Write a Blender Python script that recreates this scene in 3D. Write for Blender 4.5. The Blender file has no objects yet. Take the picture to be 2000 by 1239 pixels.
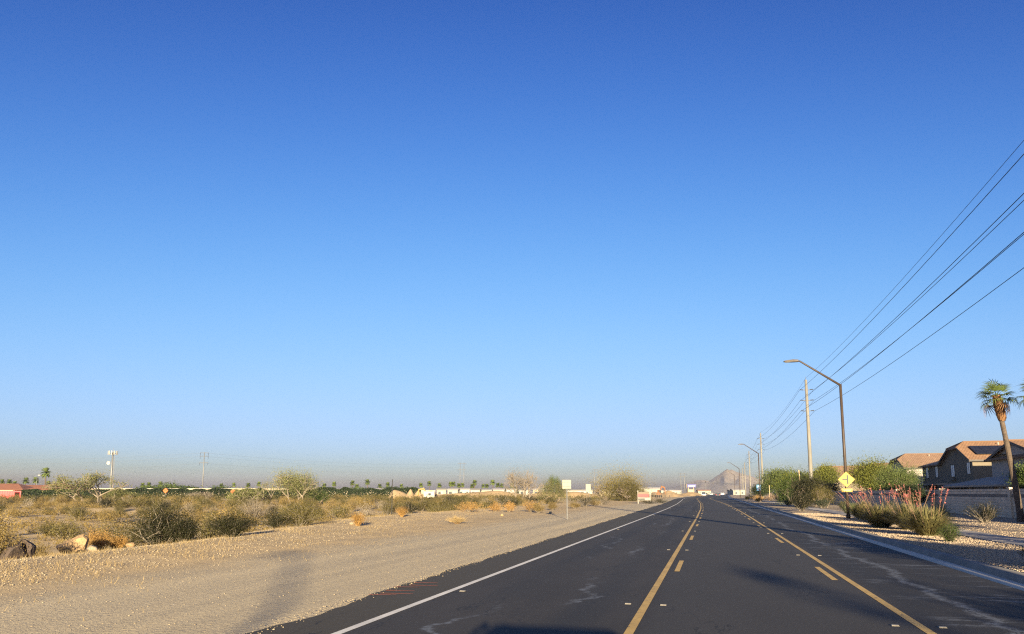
import bpy, bmesh, math, random
import numpy as np
from mathutils import Vector, Matrix
R = math.radians
random.seed(7)
rng = np.random.default_rng(7)
S = bpy.context.scene
COL = S.collection

# ------------------------------------------------------------------ camera
CAM_H = 1.85
PITCH, YAW = 8.0445, 14.437          # up, left of the road direction (+Y)
cam_d = bpy.data.cameras.new('camera')
cam = bpy.data.objects.new('camera', cam_d); COL.objects.link(cam)
cam.location = (0, 0, CAM_H)
cam.rotation_euler = (R(90 + PITCH), 0, R(YAW))
cam_d.sensor_width = 36; cam_d.lens = 27.0
cam_d.shift_y = 0.06525
cam_d.clip_start = 0.05; cam_d.clip_end = 30000
S.camera = cam

# ------------------------------------------------------------------ sky, sun, exposure
SUN_EL, SUN_AZ = 9.3, 180 - 16.3     # azimuth clockwise from +Y
w = bpy.data.worlds.new('World'); S.world = w; w.use_nodes = True
nt = w.node_tree; nt.nodes.clear()
o = nt.nodes.new('ShaderNodeOutputWorld'); bg = nt.nodes.new('ShaderNodeBackground')
sky = nt.nodes.new('ShaderNodeTexSky'); sky.sky_type = 'NISHITA'; sky.sun_disc = False
sky.sun_elevation = R(SUN_EL); sky.sun_rotation = R(SUN_AZ)
sky.altitude = 350; sky.air_density = 0.9; sky.dust_density = 2.0; sky.ozone_density = 5.6
hs = nt.nodes.new('ShaderNodeMix'); hs.data_type = 'RGBA'; hs.blend_type = 'MULTIPLY'; hs.inputs[0].default_value = 1
hs.inputs[7].default_value = (1.43, .865, .70, 1)
nt.links.new(sky.outputs[0], hs.inputs[6])
gm = nt.nodes.new('ShaderNodeGamma'); gm.inputs[1].default_value = 1.35
nt.links.new(hs.outputs[2], gm.inputs[0]); 
# film-like response of the whole sky: steeper darks, soft shoulder
sp = nt.nodes.new('ShaderNodeSeparateColor'); cb = nt.nodes.new('ShaderNodeCombineColor'); nt.links.new(gm.outputs[0], sp.inputs[0])
def wm(op, a, b):
    n = nt.nodes.new('ShaderNodeMath'); n.operation = op
    for i, q in enumerate((a, b)):
        if isinstance(q, (int, float)): n.inputs[i].default_value = q
        else: nt.links.new(q, n.inputs[i])
    return n.outputs[0]
for i, (ka, kb) in enumerate(((10.2, 18.1), (6.1, 7.6), (3.75, 3.15))):
    q = wm('MULTIPLY', sp.outputs[i], .246); q = wm('MULTIPLY', q, q)
    nt.links.new(wm('DIVIDE', wm('MULTIPLY', q, ka / .246), wm('ADD', wm('MULTIPLY', q, kb), 1.0)), cb.inputs[i])
nt.links.new(cb.outputs[0], bg.inputs[0]); nt.links.new(bg.outputs[0], o.inputs[0])
bg.inputs[1].default_value = 0.077
sun_d = bpy.data.lights.new('sun', 'SUN'); sun_d.energy = 5.0; sun_d.angle = R(0.55)
sun_d.color = (1.0, 0.83, 0.56)
sun = bpy.data.objects.new('sun', sun_d); COL.objects.link(sun)
az, el = R(SUN_AZ), R(SUN_EL)
to_sun = Vector((math.sin(az) * math.cos(el), math.cos(az) * math.cos(el), math.sin(el)))
sun.rotation_euler = to_sun.to_track_quat('Z', 'Y').to_euler()
S.view_settings.view_transform = 'Standard'; S.view_settings.look = 'None'
S.view_settings.exposure = 1.75; S.view_settings.gamma = 1.0
S.cycles.max_bounces = 5; S.cycles.volume_bounces = 0
S.cycles.transparent_max_bounces = 8
S.cycles.use_denoising = False; S.cycles.use_adaptive_sampling = False; S.cycles.filter_width = 1.2

# ------------------------------------------------------------------ helpers
fwd = Vector((-math.sin(R(YAW)), math.cos(R(YAW)), 0)); rgt = Vector((math.cos(R(YAW)), math.sin(R(YAW)), 0))
def spot(px, depth):
    """ground position seen in photo column px (at the horizon) at a given depth along the view"""
    ph = math.sqrt(1500**2 + 212**2)
    v = fwd * depth + rgt * ((px - 1000) / ph * depth)
    return v.x, v.y
def sm(a, b, x):
    t = np.clip((np.asarray(x, float) - a) / (b - a), 0, 1); return t * t * (3 - 2 * t)
def cY(y):                            # the road's centre line wanders right far away
    return np.interp(y, [0, 200, 250, 340, 400, 485, 602, 800, 1200, 7000], [0, 0, -.4, .9, 1.9, 4, 7, 14, 36, 300])
def sY(y):                            # lanes shift left where the road widens
    return np.interp(y, [60, 90, 130, 170, 215, 260, 320, 450, 7000], [0, -.12, -.65, -1.6, -2.7, -3.0, -3.0, -2.6, -2.6])
_nz = rng.random((64, 64))
def vnoise(x, y):
    x = np.asarray(x, float); y = np.asarray(y, float)
    xi = np.floor(x).astype(int); yi = np.floor(y).astype(int)
    fx = x - xi; fy = y - yi; fx = fx * fx * (3 - 2 * fx); fy = fy * fy * (3 - 2 * fy)
    g = lambda a, b: _nz[a % 64, b % 64]
    return (g(xi, yi) * (1 - fx) + g(xi + 1, yi) * fx) * (1 - fy) + (g(xi, yi + 1) * (1 - fx) + g(xi + 1, yi + 1) * fx) * fy
def edgeX(y): return -18.6 - 6.2 * sm(20, 55, y)
def hgt(x, y):
    x = np.asarray(x, float); y = np.asarray(y, float)
    u = x - cY(y)
    e = edgeX(y)
    left = -0.03 + 0.16 * np.exp(-((u - e - 1.6) / 1.6)**2) - 0.62 * sm(0, 4.5, e - u) + 0.45 * sm(8, 45, e - u)
    amp = sm(-1, 6, e - u) * (1 - .5 * sm(150, 400, y))
    left = left + amp * (0.5 * vnoise(x / 7, y / 7) + 0.16 * vnoise(x / 1.9 + 9, y / 1.9) - .3) + 0.05 * (vnoise(x / 1.3, y / 1.3) - .5) * sm(9, 14, -u)
    left = left * sm(6.0, 8.5, -u) - 0.03 * (1 - sm(6.0, 8.5, -u))
    right = 0.14 + 0.05 * (vnoise(x / 2.2 + 30, y / 2.2) - .5) * sm(8, 9, u)
    return np.where(u > 6.33, right, np.where(u < -5.6, left, -0.03))
def H(x, y): return float(hgt(x, y))

def tag(o, label=None, cat=None, group=None, kind=None):
    if label: o['label'] = label
    if cat: o['category'] = cat
    if group: o['group'] = group
    if kind: o['kind'] = kind
    return o
def link(name, data, parent=None, loc=None):
    o = bpy.data.objects.new(name, data); COL.objects.link(o)
    if parent: o.parent = parent
    if loc is not None: o.location = loc
    return o
def empty(name, loc=(0, 0, 0), rz=0.0):
    o = link(name, None); o.location = loc; o.rotation_euler = (0, 0, rz); o.empty_display_size = .2
    return o
def copy_tree(o, parent=None):
    c = o.copy(); COL.objects.link(c); c.parent = parent
    for ch in [k for k in bpy.data.objects if k.parent == o]: copy_tree(ch, c)
    return c
def npmesh(name, V, F, mat, smooth=False):
    """fast mesh from (n,3) vertices and (m,k) faces, k = 3 or 4"""
    V = np.asarray(V, np.float32); F = np.asarray(F, np.int32)
    me = bpy.data.meshes.new(name); k = F.shape[1]
    me.vertices.add(len(V)); me.vertices.foreach_set('co', V.ravel())
    me.loops.add(F.size); me.loops.foreach_set('vertex_index', F.ravel())
    me.polygons.add(len(F)); me.polygons.foreach_set('loop_start', np.arange(0, F.size, k, dtype=np.int32))
    me.polygons.foreach_set('loop_total', np.full(len(F), k, np.int32))
    if smooth: me.polygons.foreach_set('use_smooth', np.ones(len(F), bool))
    me.update(calc_edges=True); me.materials.append(mat)
    return me
class MB:
    def __init__(s): s.v = []; s.f = []
    def add(s, V, F):
        n = len(s.v); s.v += [tuple(p) for p in V]; s.f += [tuple(i + n for i in f) for f in F]; return s
    def box(s, x0, x1, y0, y1, z0, z1):
        return s.add([(x0, y0, z0), (x1, y0, z0), (x1, y1, z0), (x0, y1, z0), (x0, y0, z1), (x1, y0, z1), (x1, y1, z1), (x0, y1, z1)],
                     [(0, 3, 2, 1), (4, 5, 6, 7), (0, 1, 5, 4), (1, 2, 6, 5), (2, 3, 7, 6), (3, 0, 4, 7)])
    def tube(s, pts, rad, n=8, cap=True):
        pts = [Vector(p) for p in pts]
        if not hasattr(rad, '__len__'): rad = [rad] * len(pts)
        V = []; F = []
        for i, p in enumerate(pts):
            d = (pts[min(i + 1, len(pts) - 1)] - pts[max(i - 1, 0)]).normalized()
            a = d.cross(Vector((0, 0, 1)) if abs(d.z) < .9 else Vector((1, 0, 0))).normalized(); b = d.cross(a)
            for k in range(n):
                t = 2 * math.pi * k / n
                V.append(p + (a * math.cos(t) + b * math.sin(t)) * rad[i])
        for i in range(len(pts) - 1):
            for k in range(n):
                F.append((i * n + k, i * n + (k + 1) % n, (i + 1) * n + (k + 1) % n, (i + 1) * n + k))
        if cap: F.append(tuple(range(n))[::-1]); F.append(tuple((len(pts) - 1) * n + k for k in range(n)))
        return s.add(V, F)
    def prism(s, poly, axis, a, b):
        """polygon of 2-D points extruded along axis (0 x, 1 y, 2 z) from a to b"""
        def P(p, t):
            q = list(p); q.insert(axis, t); return tuple(q)
        n = len(poly)
        V = [P(p, a) for p in poly] + [P(p, b) for p in poly]
        F = [tuple(range(n))[::-1], tuple(range(n, 2 * n))] + [(i, (i + 1) % n, n + (i + 1) % n, n + i) for i in range(n)]
        return s.add(V, F)
    def mesh(s, name, mat, smooth=False, bevel=0, fix=True):
        me = bpy.data.meshes.new(name); me.from_pydata(s.v, [], s.f)
        if fix or bevel:
            b = bmesh.new(); b.from_mesh(me)
            if fix: bmesh.ops.recalc_face_normals(b, faces=b.faces)
            if bevel: bmesh.ops.bevel(b, geom=list(b.edges), offset=bevel, segments=2, affect='EDGES', profile=.6, clamp_overlap=True)
            b.to_mesh(me); b.free()
        if smooth: me.polygons.foreach_set('use_smooth', [True] * len(me.polygons))
        me.materials.append(mat); return me
    def build(s, name, mat, parent=None, smooth=False, bevel=0, loc=None):
        return link(name, s.mesh(name, mat, smooth, bevel), parent, loc)

# ------------------------------------------------------------------ materials
def newmat(name):
    m = bpy.data.materials.new(name); m.use_nodes = True
    t = m.node_tree; return m, t, t.nodes['Principled BSDF']
def N(t, kind, **kw):
    n = t.nodes.new(kind)
    for k, v in kw.items():
        if k in n.inputs: n.inputs[k].default_value = v
        else: setattr(n, k, v)
    return n
def coords(t, scale=(1, 1, 1), out='Object'):
    c = t.nodes.new('ShaderNodeTexCoord'); m = N(t, 'ShaderNodeMapping'); m.inputs['Scale'].default_value = scale
    t.links.new(c.outputs[out], m.inputs['Vector']); return m.outputs[0]
def noise(t, vec, scale, detail=4, rough=.6, dist=0):
    n = N(t, 'ShaderNodeTexNoise', Scale=scale, Detail=detail, Roughness=rough, Distortion=dist)
    t.links.new(vec, n.inputs['Vector']); return n.outputs['Fac']
def math_(t, op, a, b=None, clamp=False):
    n = t.nodes.new('ShaderNodeMath'); n.operation = op; n.use_clamp = clamp
    for i, q in enumerate((a, b)):
        if q is None: continue
        if isinstance(q, (int, float)): n.inputs[i].default_value = q
        else: t.links.new(q, n.inputs[i])
    return n.outputs[0]
def ramp(t, fac, a, b, va=0., vb=1.):
    n = t.nodes.new('ShaderNodeMapRange'); n.interpolation_type = 'SMOOTHSTEP'
    n.inputs['From Min'].default_value = a; n.inputs['From Max'].default_value = b
    n.inputs['To Min'].default_value = va; n.inputs['To Max'].default_value = vb
    t.links.new(fac, n.inputs['Value']); return n.outputs[0]
def mix(t, fac, a, b, mode='MIX'):
    n = t.nodes.new('ShaderNodeMix'); n.data_type = 'RGBA'; n.blend_type = mode
    for i, q in ((0, fac), (6, a), (7, b)):
        if isinstance(q, (int, float)): n.inputs[i].default_value = q
        elif isinstance(q, (tuple, list)): n.inputs[i].default_value = (*q[:3], 1)
        else: t.links.new(q, n.inputs[i])
    return n.outputs[2]
def bump(t, bs, h, dist, strength=1.0):
    b = N(t, 'ShaderNodeBump', Strength=strength, Distance=dist)
    t.links.new(h, b.inputs['Height']); t.links.new(b.outputs[0], bs.inputs['Normal'])
def mat2(name, c1, c2, scale=3., rough=.8, bd=0., bscale=None, metal=0., rnd=.0, spec=.3, sc=(1, 1, 1)):
    m, t, bs = newmat(name); v = coords(t, sc)
    f = ramp(t, noise(t, v, scale, 5, .65), .3, .7)
    c = mix(t, f, c1, c2)
    if rnd:
        oi = t.nodes.new('ShaderNodeObjectInfo')
        k = ramp(t, oi.outputs['Random'], 0, 1, 1 - rnd, 1 + rnd)
        cc = t.nodes.new('ShaderNodeCombineColor')
        for i in range(3): t.links.new(k, cc.inputs[i])
        c = mix(t, 1., c, cc.outputs[0], 'MULTIPLY')
    t.links.new(c, bs.inputs['Base Color'])
    bs.inputs['Roughness'].default_value = rough; bs.inputs['Metallic'].default_value = metal
    bs.inputs['Specular IOR Level'].default_value = spec
    if bd: bump(t, bs, noise(t, v, bscale or scale * 6, 4), bd)
    return m
def leafmat(name, c1, c2, scale=2.5, rnd=.18):
    m = mat2(name, c1, c2, scale, .65, rnd=rnd, spec=.25)
    t = m.node_tree; bs = t.nodes['Principled BSDF']; out = t.nodes['Material Output']
    tr = t.nodes.new('ShaderNodeBsdfTranslucent'); ms = t.nodes.new('ShaderNodeMixShader'); ms.inputs[0].default_value = .22
    t.links.new(bs.inputs['Base Color'].links[0].from_socket, tr.inputs['Color'])
    t.links.new(bs.outputs[0], ms.inputs[1]); t.links.new(tr.outputs[0], ms.inputs[2]); t.links.new(ms.outputs[0], out.inputs[0])
    return m

def ground_material():
    m, t, bs = newmat('desert ground'); v = coords(t)
    sx = t.nodes.new('ShaderNodeSeparateXYZ'); t.links.new(v, sx.inputs[0])
    x = sx.outputs[0]; y = sx.outputs[1]
    nb = noise(t, v, .25, 4); nm = noise(t, v, 1.3, 5, .7); nf = noise(t, v, 14, 4, .7)
    sand = mix(t, ramp(t, nb, .35, .65), (.64, .475, .25), (.54, .405, .22))
    sand = mix(t, ramp(t, nm, .5, .75), sand, (.36, .275, .175))
    # graded shoulder gravel, greyer, with wheel tracks along the road
    xs = math_(t, 'ADD', x, math_(t, 'MULTIPLY', math_(t, 'SUBTRACT', nb, .5), 5.))
    gr = math_(t, 'MULTIPLY', ramp(t, xs, -14.5, -11.0), ramp(t, x, 4.0, 3.0))
    trk = noise(t, coords(t, (1.1, .035, 1)), 1.0, 3)
    grav = mix(t, ramp(t, trk, .35, .65), (.63, .515, .32), (.53, .44, .285))
    c = mix(t, gr, sand, grav)
    # stones: voronoi cells, some pale, some dark
    vo = N(t, 'ShaderNodeTexVoronoi', Scale=21.); t.links.new(v, vo.inputs['Vector'])
    cell = t.nodes.new('ShaderNodeSeparateColor'); t.links.new(vo.outputs['Color'], cell.inputs[0])
    st = math_(t, 'MULTIPLY', ramp(t, vo.outputs['Distance'], .38, .22), ramp(t, cell.outputs[0], .45, .55))
    rocky = math_(t, 'MULTIPLY', ramp(t, noise(t, v, .5, 3), .36, .56), ramp(t, gr, 1., 0., .28, 1.))
    st = math_(t, 'MULTIPLY', st, rocky)
    stc = mix(t, cell.outputs[1], (.24, .18, .115), (.58, .48, .33))
    c = mix(t, math_(t, 'MULTIPLY', st, .8), c, stc)
    c = mix(t, ramp(t, nf, .45, .75, 0, .35), c, (.25, .19, .125))
    # landscape gravel right of the kerb, rosy
    vo2 = N(t, 'ShaderNodeTexVoronoi', Scale=26.); t.links.new(v, vo2.inputs['Vector'])
    cell2 = t.nodes.new('ShaderNodeSeparateColor'); t.links.new(vo2.outputs['Color'], cell2.inputs[0])
    rg = mix(t, cell2.outputs[0], (.24, .185, .125), (.56, .45, .31))
    rmask = ramp(t, x, 5.5, 6.0)
    c = mix(t, rmask, c, rg)
    t.links.new(c, bs.inputs['Base Color']); bs.inputs['Roughness'].default_value = .95
    bs.inputs['Specular IOR Level'].default_value = .1
    h1 = math_(t, 'ADD', math_(t, 'MULTIPLY', nf, .03), math_(t, 'MULTIPLY', st, .035))
    h2 = math_(t, 'MULTIPLY', ramp(t, vo2.outputs['Distance'], .5, .0), math_(t, 'MULTIPLY', rmask, .025))
    bump(t, bs, math_(t, 'ADD', h1, h2), 1.0, .75)
    return m

def asphalt_material():
    m, t, bs = newmat('asphalt'); v = coords(t)
    sx = t.nodes.new('ShaderNodeSeparateXYZ'); t.links.new(v, sx.inputs[0]); x = sx.outputs[0]; y = sx.outputs[1]
    big = noise(t, coords(t, (1, .25, 1)), .6, 4); ag = noise(t, v, 34, 3, .8); agf = noise(t, v, 16, 3, .8)
    c = mix(t, ramp(t, big, .3, .7), (.036, .032, .027), (.052, .046, .039))
    # the paved edge beyond the white line is browner, the turn lane a newer mix
    c = mix(t, ramp(t, x, -4.7, -5.0), c, (.070, .060, .040))
    tl = math_(t, 'MULTIPLY', ramp(t, x, -1.1, -.8), ramp(t, x, 2.75, 2.6))
    c = mix(t, math_(t, 'MULTIPLY', tl, .5), c, (.054, .052, .048))
    # dark wheel-path bands with oil
    for xc in (-3.7, -2.0, 3.3, 5.0):
        b = ramp(t, math_(t, 'ABSOLUTE', math_(t, 'SUBTRACT', x, xc)), .55, .1)
        c = mix(t, math_(t, 'MULTIPLY', math_(t, 'MULTIPLY', b, .75), ramp(t, noise(t, coords(t, (.6, .05, 1)), 1.2, 4), .3, .65)), c, (.024, .024, .025))
    c = mix(t, math_(t, 'MULTIPLY', ramp(t, x, 2.8, 3.1), .6), c, (.020, .020, .021))
    # pale speckled aggregate
    c = mix(t, ramp(t, ag, .56, .76, 0, .8), c, (.20, .18, .15))
    c = mix(t, ramp(t, agf, .50, .72, 0, .4), c, (.024, .023, .022))
    # dried bluish crack filler: wandering lines along the lanes
    wob = noise(t, coords(t, (.2, 1, 1)), .33, 5, .6)
    fine = noise(t, v, 2.6, 5, .75)
    tot = None
    for xc, amp, wd, thr, sd in ((-2.55, 3.4, .10, .49, 5.), (3.9, 2.2, .17, .36, 17.3), (-3.6, 3.0, .09, .50, 41.)):
        mp = coords(t, (.15, 1, 1))
        ad = t.nodes.new('ShaderNodeVectorMath'); ad.operation = 'ADD'; t.links.new(mp, ad.inputs[0]); ad.inputs[1].default_value = (0, sd * 3, sd)
        wv = noise(t, ad.outputs[0], .22, 5, .62)
        f = math_(t, 'ADD', math_(t, 'MULTIPLY', math_(t, 'SUBTRACT', wv, .5), amp), math_(t, 'MULTIPLY', math_(t, 'SUBTRACT', fine, .5), .35))
        d = math_(t, 'ABSOLUTE', math_(t, 'SUBTRACT', math_(t, 'SUBTRACT', x, xc), f))
        ln = ramp(t, d, wd, .02)
        pm = ramp(t, noise(t, ad.outputs[0], .16, 3), thr, thr + .1)
        q = math_(t, 'MULTIPLY', ln, pm)
        tot = q if tot is None else math_(t, 'MAXIMUM', tot, q)
    # thin lines across the right lane
    tn = noise(t, coords(t, (.10, .9, 1)), .75, 4, .55)
    tr = ramp(t, math_(t, 'ABSOLUTE', math_(t, 'SUBTRACT', tn, .5)), .018, .002)
    tr = math_(t, 'MULTIPLY', tr, math_(t, 'MULTIPLY', ramp(t, x, 2.9, 3.4), ramp(t, noise(t, v, .4, 2), .34, .48)))
    tot = math_(t, 'MAXIMUM', tot, math_(t, 'MULTIPLY', tr, .8))
    tot = math_(t, 'MULTIPLY', tot, ramp(t, noise(t, v, 7, 5, .8), .38, .56, .05, 1))
    c = mix(t, math_(t, 'MULTIPLY', tot, .85), c, (.15, .165, .185))
    # open cracks
    cn = noise(t, coords(t, (.5, .12, 1)), .8, 6, .6)
    cr = math_(t, 'MULTIPLY', ramp(t, math_(t, 'ABSOLUTE', math_(t, 'SUBTRACT', cn, .47)), .004, .001), ramp(t, big, .45, .55))
    c = mix(t, math_(t, 'MULTIPLY', cr, .8), c, (.02, .02, .02))
    t.links.new(c, bs.inputs['Base Color'])
    bs.inputs['Roughness'].default_value = .8; bs.inputs['Specular IOR Level'].default_value = .25
    bump(t, bs, math_(t, 'ADD', ag, math_(t, 'MULTIPLY', agf, 1.5)), .006, .6)
    return m

def paint_material(name, col, wear=.5):
    m, t, bs = newmat(name); v = coords(t)
    f = math_(t, 'MULTIPLY', ramp(t, noise(t, v, 9, 6, .75), .52, .68), wear)
    c = mix(t, ramp(t, noise(t, v, 1.2, 3), .3, .7), col, tuple(k * .78 for k in col))
    c = mix(t, f, c, (.07, .065, .055))
    t.links.new(c, bs.inputs['Base Color']); bs.inputs['Roughness'].default_value = .7
    return m

def tile_material(name, c1, c2):
    m, t, bs = newmat(name); v = coords(t, (1, 1, 1), 'UV')
    br = N(t, 'ShaderNodeTexBrick', Scale=1.0); br.offset = .5
    br.inputs['Brick Width'].default_value = .33; br.inputs['Row Height'].default_value = .36; br.inputs['Mortar Size'].default_value = .025
    br.inputs['Color1'].default_value = (*c1, 1); br.inputs['Color2'].default_value = (*c2, 1); br.inputs['Mortar'].default_value = (*[k * .35 for k in c1], 1)
    t.links.new(v, br.inputs['Vector'])
    c = mix(t, ramp(t, noise(t, v, .5, 4), .35, .7, 0, .5), br.outputs['Color'], tuple(k * .7 for k in c2))
    t.links.new(c, bs.inputs['Base Color']); bs.inputs['Roughness'].default_value = .85
    bump(t, bs, br.outputs['Fac'], -.03, .8)
    return m

M = {}
M['ground'] = ground_material(); M['asphalt'] = asphalt_material()
M['white_paint'] = paint_material('white paint', (.80, .76, .66), .35)
M['yellow_paint'] = paint_material('yellow paint', (.62, .40, .10), .8)
M['orange_paint'] = paint_material('orange spray paint', (.62, .17, .07), .9)
M['reflector'] = mat2('marker plastic', (.36, .33, .26), (.25, .22, .17), 20, .5)
M['concrete'] = mat2('concrete', (.40, .365, .315), (.30, .275, .24), 1.4, .9, .004, 30)
M['kerb'] = mat2('kerb concrete', (.27, .25, .215), (.20, .185, .16), 1.4, .9, .004, 30)  # darker than the gutter: shade of the kerb face put into the colour
M['gutter'] = mat2('gutter concrete', (.66, .60, .48), (.55, .50, .40), 1.1, .9, .004, 30)
M['block'] = mat2('wall block', (.66, .53, .39), (.57, .46, .34), 5, .95, .006, 50, rnd=.13)
M['block_dark'] = mat2('dark wall block', (.21, .18, .155), (.17, .148, .128), 5, .95, .008, 40, rnd=.12)
M['mortar'] = mat2('mortar', (.25, .22, .19), (.20, .18, .155), 9, .95)
M['galv'] = mat2('galvanised steel', (.20, .20, .195), (.15, .15, .145), 4, .55, metal=.35)
M['bronze'] = mat2('brown painted steel', (.060, .042, .031), (.045, .032, .024), 3, .5)
M['black'] = mat2('black metal', (.018, .018, .02), (.03, .03, .03), 6, .5)
M['steel_pole'] = mat2('weathered pole', (.225, .21, .175), (.15, .14, .12), 1.1, .75, sc=(1, 1, .25))
M['wire'] = mat2('wire', (.022, .024, .035), (.03, .03, .04), 2, .6)
M['sign_yellow'] = mat2('sign yellow', (.50, .28, .028), (.45, .25, .025), 4, .5)
M['sign_black'] = mat2('sign black', (.012, .012, .012), (.02, .02, .02), 6, .5)
M['sign_blue'] = mat2('sign blue', (.09, .28, .48), (.08, .25, .44), 4, .5)
M['sign_white'] = mat2('sign white', (.58, .57, .54), (.52, .51, .48), 4, .5)
M['sign_back'] = mat2('bare sign back', (.29, .275, .215), (.25, .235, .185), 4, .6)
M['orange'] = mat2('orange sign', (.62, .12, .025), (.55, .11, .02), 4, .5)
M['red'] = mat2('red paint', (.52, .015, .02), (.42, .012, .016), 2, .45)
M['purple'] = mat2('billboard blue', (.045, .045, .19), (.04, .04, .16), 2, .5)
M['bark'] = mat2('bark', (.20, .155, .115), (.12, .095, .07), 8, .9, .01, 30)
M['bark_pale'] = mat2('pale bark', (.26, .21, .155), (.17, .14, .105), 8, .9, .01, 30)
M['twig'] = mat2('grey twigs', (.215, .18, .135), (.13, .11, .083), 3, .9, rnd=.15)
M['creo'] = leafmat('creosote leaves', (.130, .108, .030), (.066, .058, .018))
M['creo_dry'] = leafmat('dry olive leaves', (.25, .175, .055), (.145, .108, .036))
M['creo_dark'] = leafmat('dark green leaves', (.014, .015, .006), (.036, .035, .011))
M['mesq'] = leafmat('mesquite leaves', (.185, .185, .068), (.105, .108, .042), 1.2)
M['citrus'] = leafmat('yellow green leaves', (.185, .190, .026), (.050, .064, .012), 1.1)
M['green'] = leafmat('mid green leaves', (.080, .110, .022), (.028, .045, .012), 1.5)
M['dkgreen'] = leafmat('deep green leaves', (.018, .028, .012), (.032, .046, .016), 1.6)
M['willow'] = leafmat('feathery green leaves', (.135, .165, .045), (.058, .082, .024), 1.2)
M['rust'] = leafmat('golden tree leaves', (.20, .16, .05), (.105, .095, .032), .8)
M['tumble'] = leafmat('golden dry brush', (.42, .245, .072), (.28, .165, .052), 4)
M['drygrass'] = leafmat('dry grass', (.42, .31, .145), (.31, .225, .105), 1)
M['yucca'] = leafmat('yucca leaves', (.25, .215, .085), (.10, .10, .042), 2)
M['yucca_stalk'] = leafmat('yucca stalks', (.30, .20, .12), (.22, .14, .095), 2)
M['pink'] = leafmat('coral flowers', (.45, .14, .125), (.34, .10, .10), 5)
M['frond'] = leafmat('palm fronds', (.145, .185, .045), (.085, .115, .03), 2)
M['frond_dead'] = leafmat('dead palm boots', (.29, .15, .065), (.14, .075, .036), 6)
M['palm_trunk'] = mat2('palm trunk', (.125, .092, .068), (.065, .05, .038), 6, .95, .02, 18, sc=(1, 1, 3))
M['rock_tan'] = mat2('tan boulder', (.40, .265, .13), (.30, .20, .105), 2.5, .9, .03, 9)
M['rock_shade'] = mat2('shade-painted boulder', (.095, .068, .052), (.055, .043, .036), 3, .9, .03, 9)  # the shadow these boulders lie in is put into their colour
M['stone'] = mat2('loose stones', (.37, .305, .205), (.20, .16, .11), 7, .95)
M['stone_r'] = mat2('landscape gravel', (.54, .425, .29), (.33, .25, .17), 14, .95)
M['dirt'] = mat2('dirt pile', (.33, .235, .13), (.27, .195, .11), .4, .95, .05, 3)
M['mountain'] = None
M['char'] = mat2('charcoal stucco', (.18, .15, .108), (.158, .132, .095), 1.5, .95, .003, 60)
M['stucco'] = mat2('light grey stucco', (.37, .345, .315), (.33, .31, .285), 1.5, .95, .003, 60)
M['cream'] = mat2('cream stucco', (.36, .30, .21), (.32, .27, .19), 1.5, .95, .003, 60)
M['taupe'] = mat2('taupe stucco', (.36, .32, .285), (.32, .285, .255), 1.5, .95, .003, 60)
M['tile'] = tile_material('roof tile', (.40, .225, .115), (.30, .165, .085))
M['tile2'] = tile_material('brown roof tile', (.40, .245, .145), (.29, .175, .105))
M['tile3'] = tile_material('terracotta roof', (.33, .135, .072), (.27, .11, .06))
M['fascia'] = mat2('fascia', (.10, .09, .08), (.085, .078, .07), 2, .8)
M['patio'] = mat2('patio roof', (.32, .285, .235), (.26, .23, .19), 1, .8)
M['trim_white'] = mat2('white trim', (.36, .34, .29), (.31, .295, .255), 3, .7)
M['solar'] = mat2('solar glass', (.012, .014, .022), (.022, .023, .028), 3, .45, spec=.3)
m, t, bs = newmat('window glass'); bs.inputs['Base Color'].default_value = (.05, .06, .07, 1); bs.inputs['Roughness'].default_value = .06; M['glass'] = m
M['blind'] = mat2('pale window blind', (.72, .74, .76), (.66, .68, .70), 3, .35, spec=.6)
M['rubber'] = mat2('tyre rubber', (.02, .02, .02), (.03, .03, .03), 6, .9)
M['car_white'] = mat2('white car paint', (.55, .55, .54), (.53, .53, .52), 1, .25, spec=.5)
M['car_dark'] = mat2('dark car paint', (.03, .032, .038), (.035, .037, .042), 1, .22, spec=.5)
M['car_silver'] = mat2('silver car paint', (.42, .43, .44), (.40, .41, .42), 1, .25, metal=.5)
M['excav'] = mat2('excavator yellow', (.33, .19, .045), (.28, .16, .04), 2, .5)
M['excav_o'] = mat2('excavator orange', (.26, .125, .06), (.22, .105, .05), 2, .5)
M['wood'] = mat2('wood stake', (.50, .36, .20), (.40, .28, .16), 5, .85, sc=(4, 4, .5))
M['skin'] = mat2('skin', (.50, .32, .23), (.46, .29, .21), 4, .55)
M['cloth'] = mat2('shirt', (.20, .22, .27), (.17, .19, .23), 8, .9)
M['phone'] = mat2('phone', (.02, .02, .022), (.03, .03, .03), 4, .3)
def mountain_material():
    m, t, bs = newmat('mountain rock'); v = coords(t)
    c = mix(t, ramp(t, noise(t, v, .012, 6, .7), .35, .65), (.23, .185, .13), (.155, .125, .09))
    c = mix(t, ramp(t, noise(t, v, .06, 5, .8), .52, .66, 0, .75), c, (.10, .085, .055))
    t.links.new(c, bs.inputs['Base Color']); bs.inputs['Roughness'].default_value = 1
    bump(t, bs, noise(t, v, .05, 6, .7), 6, 1.0)
    return m
M['mountain'] = mountain_material()

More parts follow.
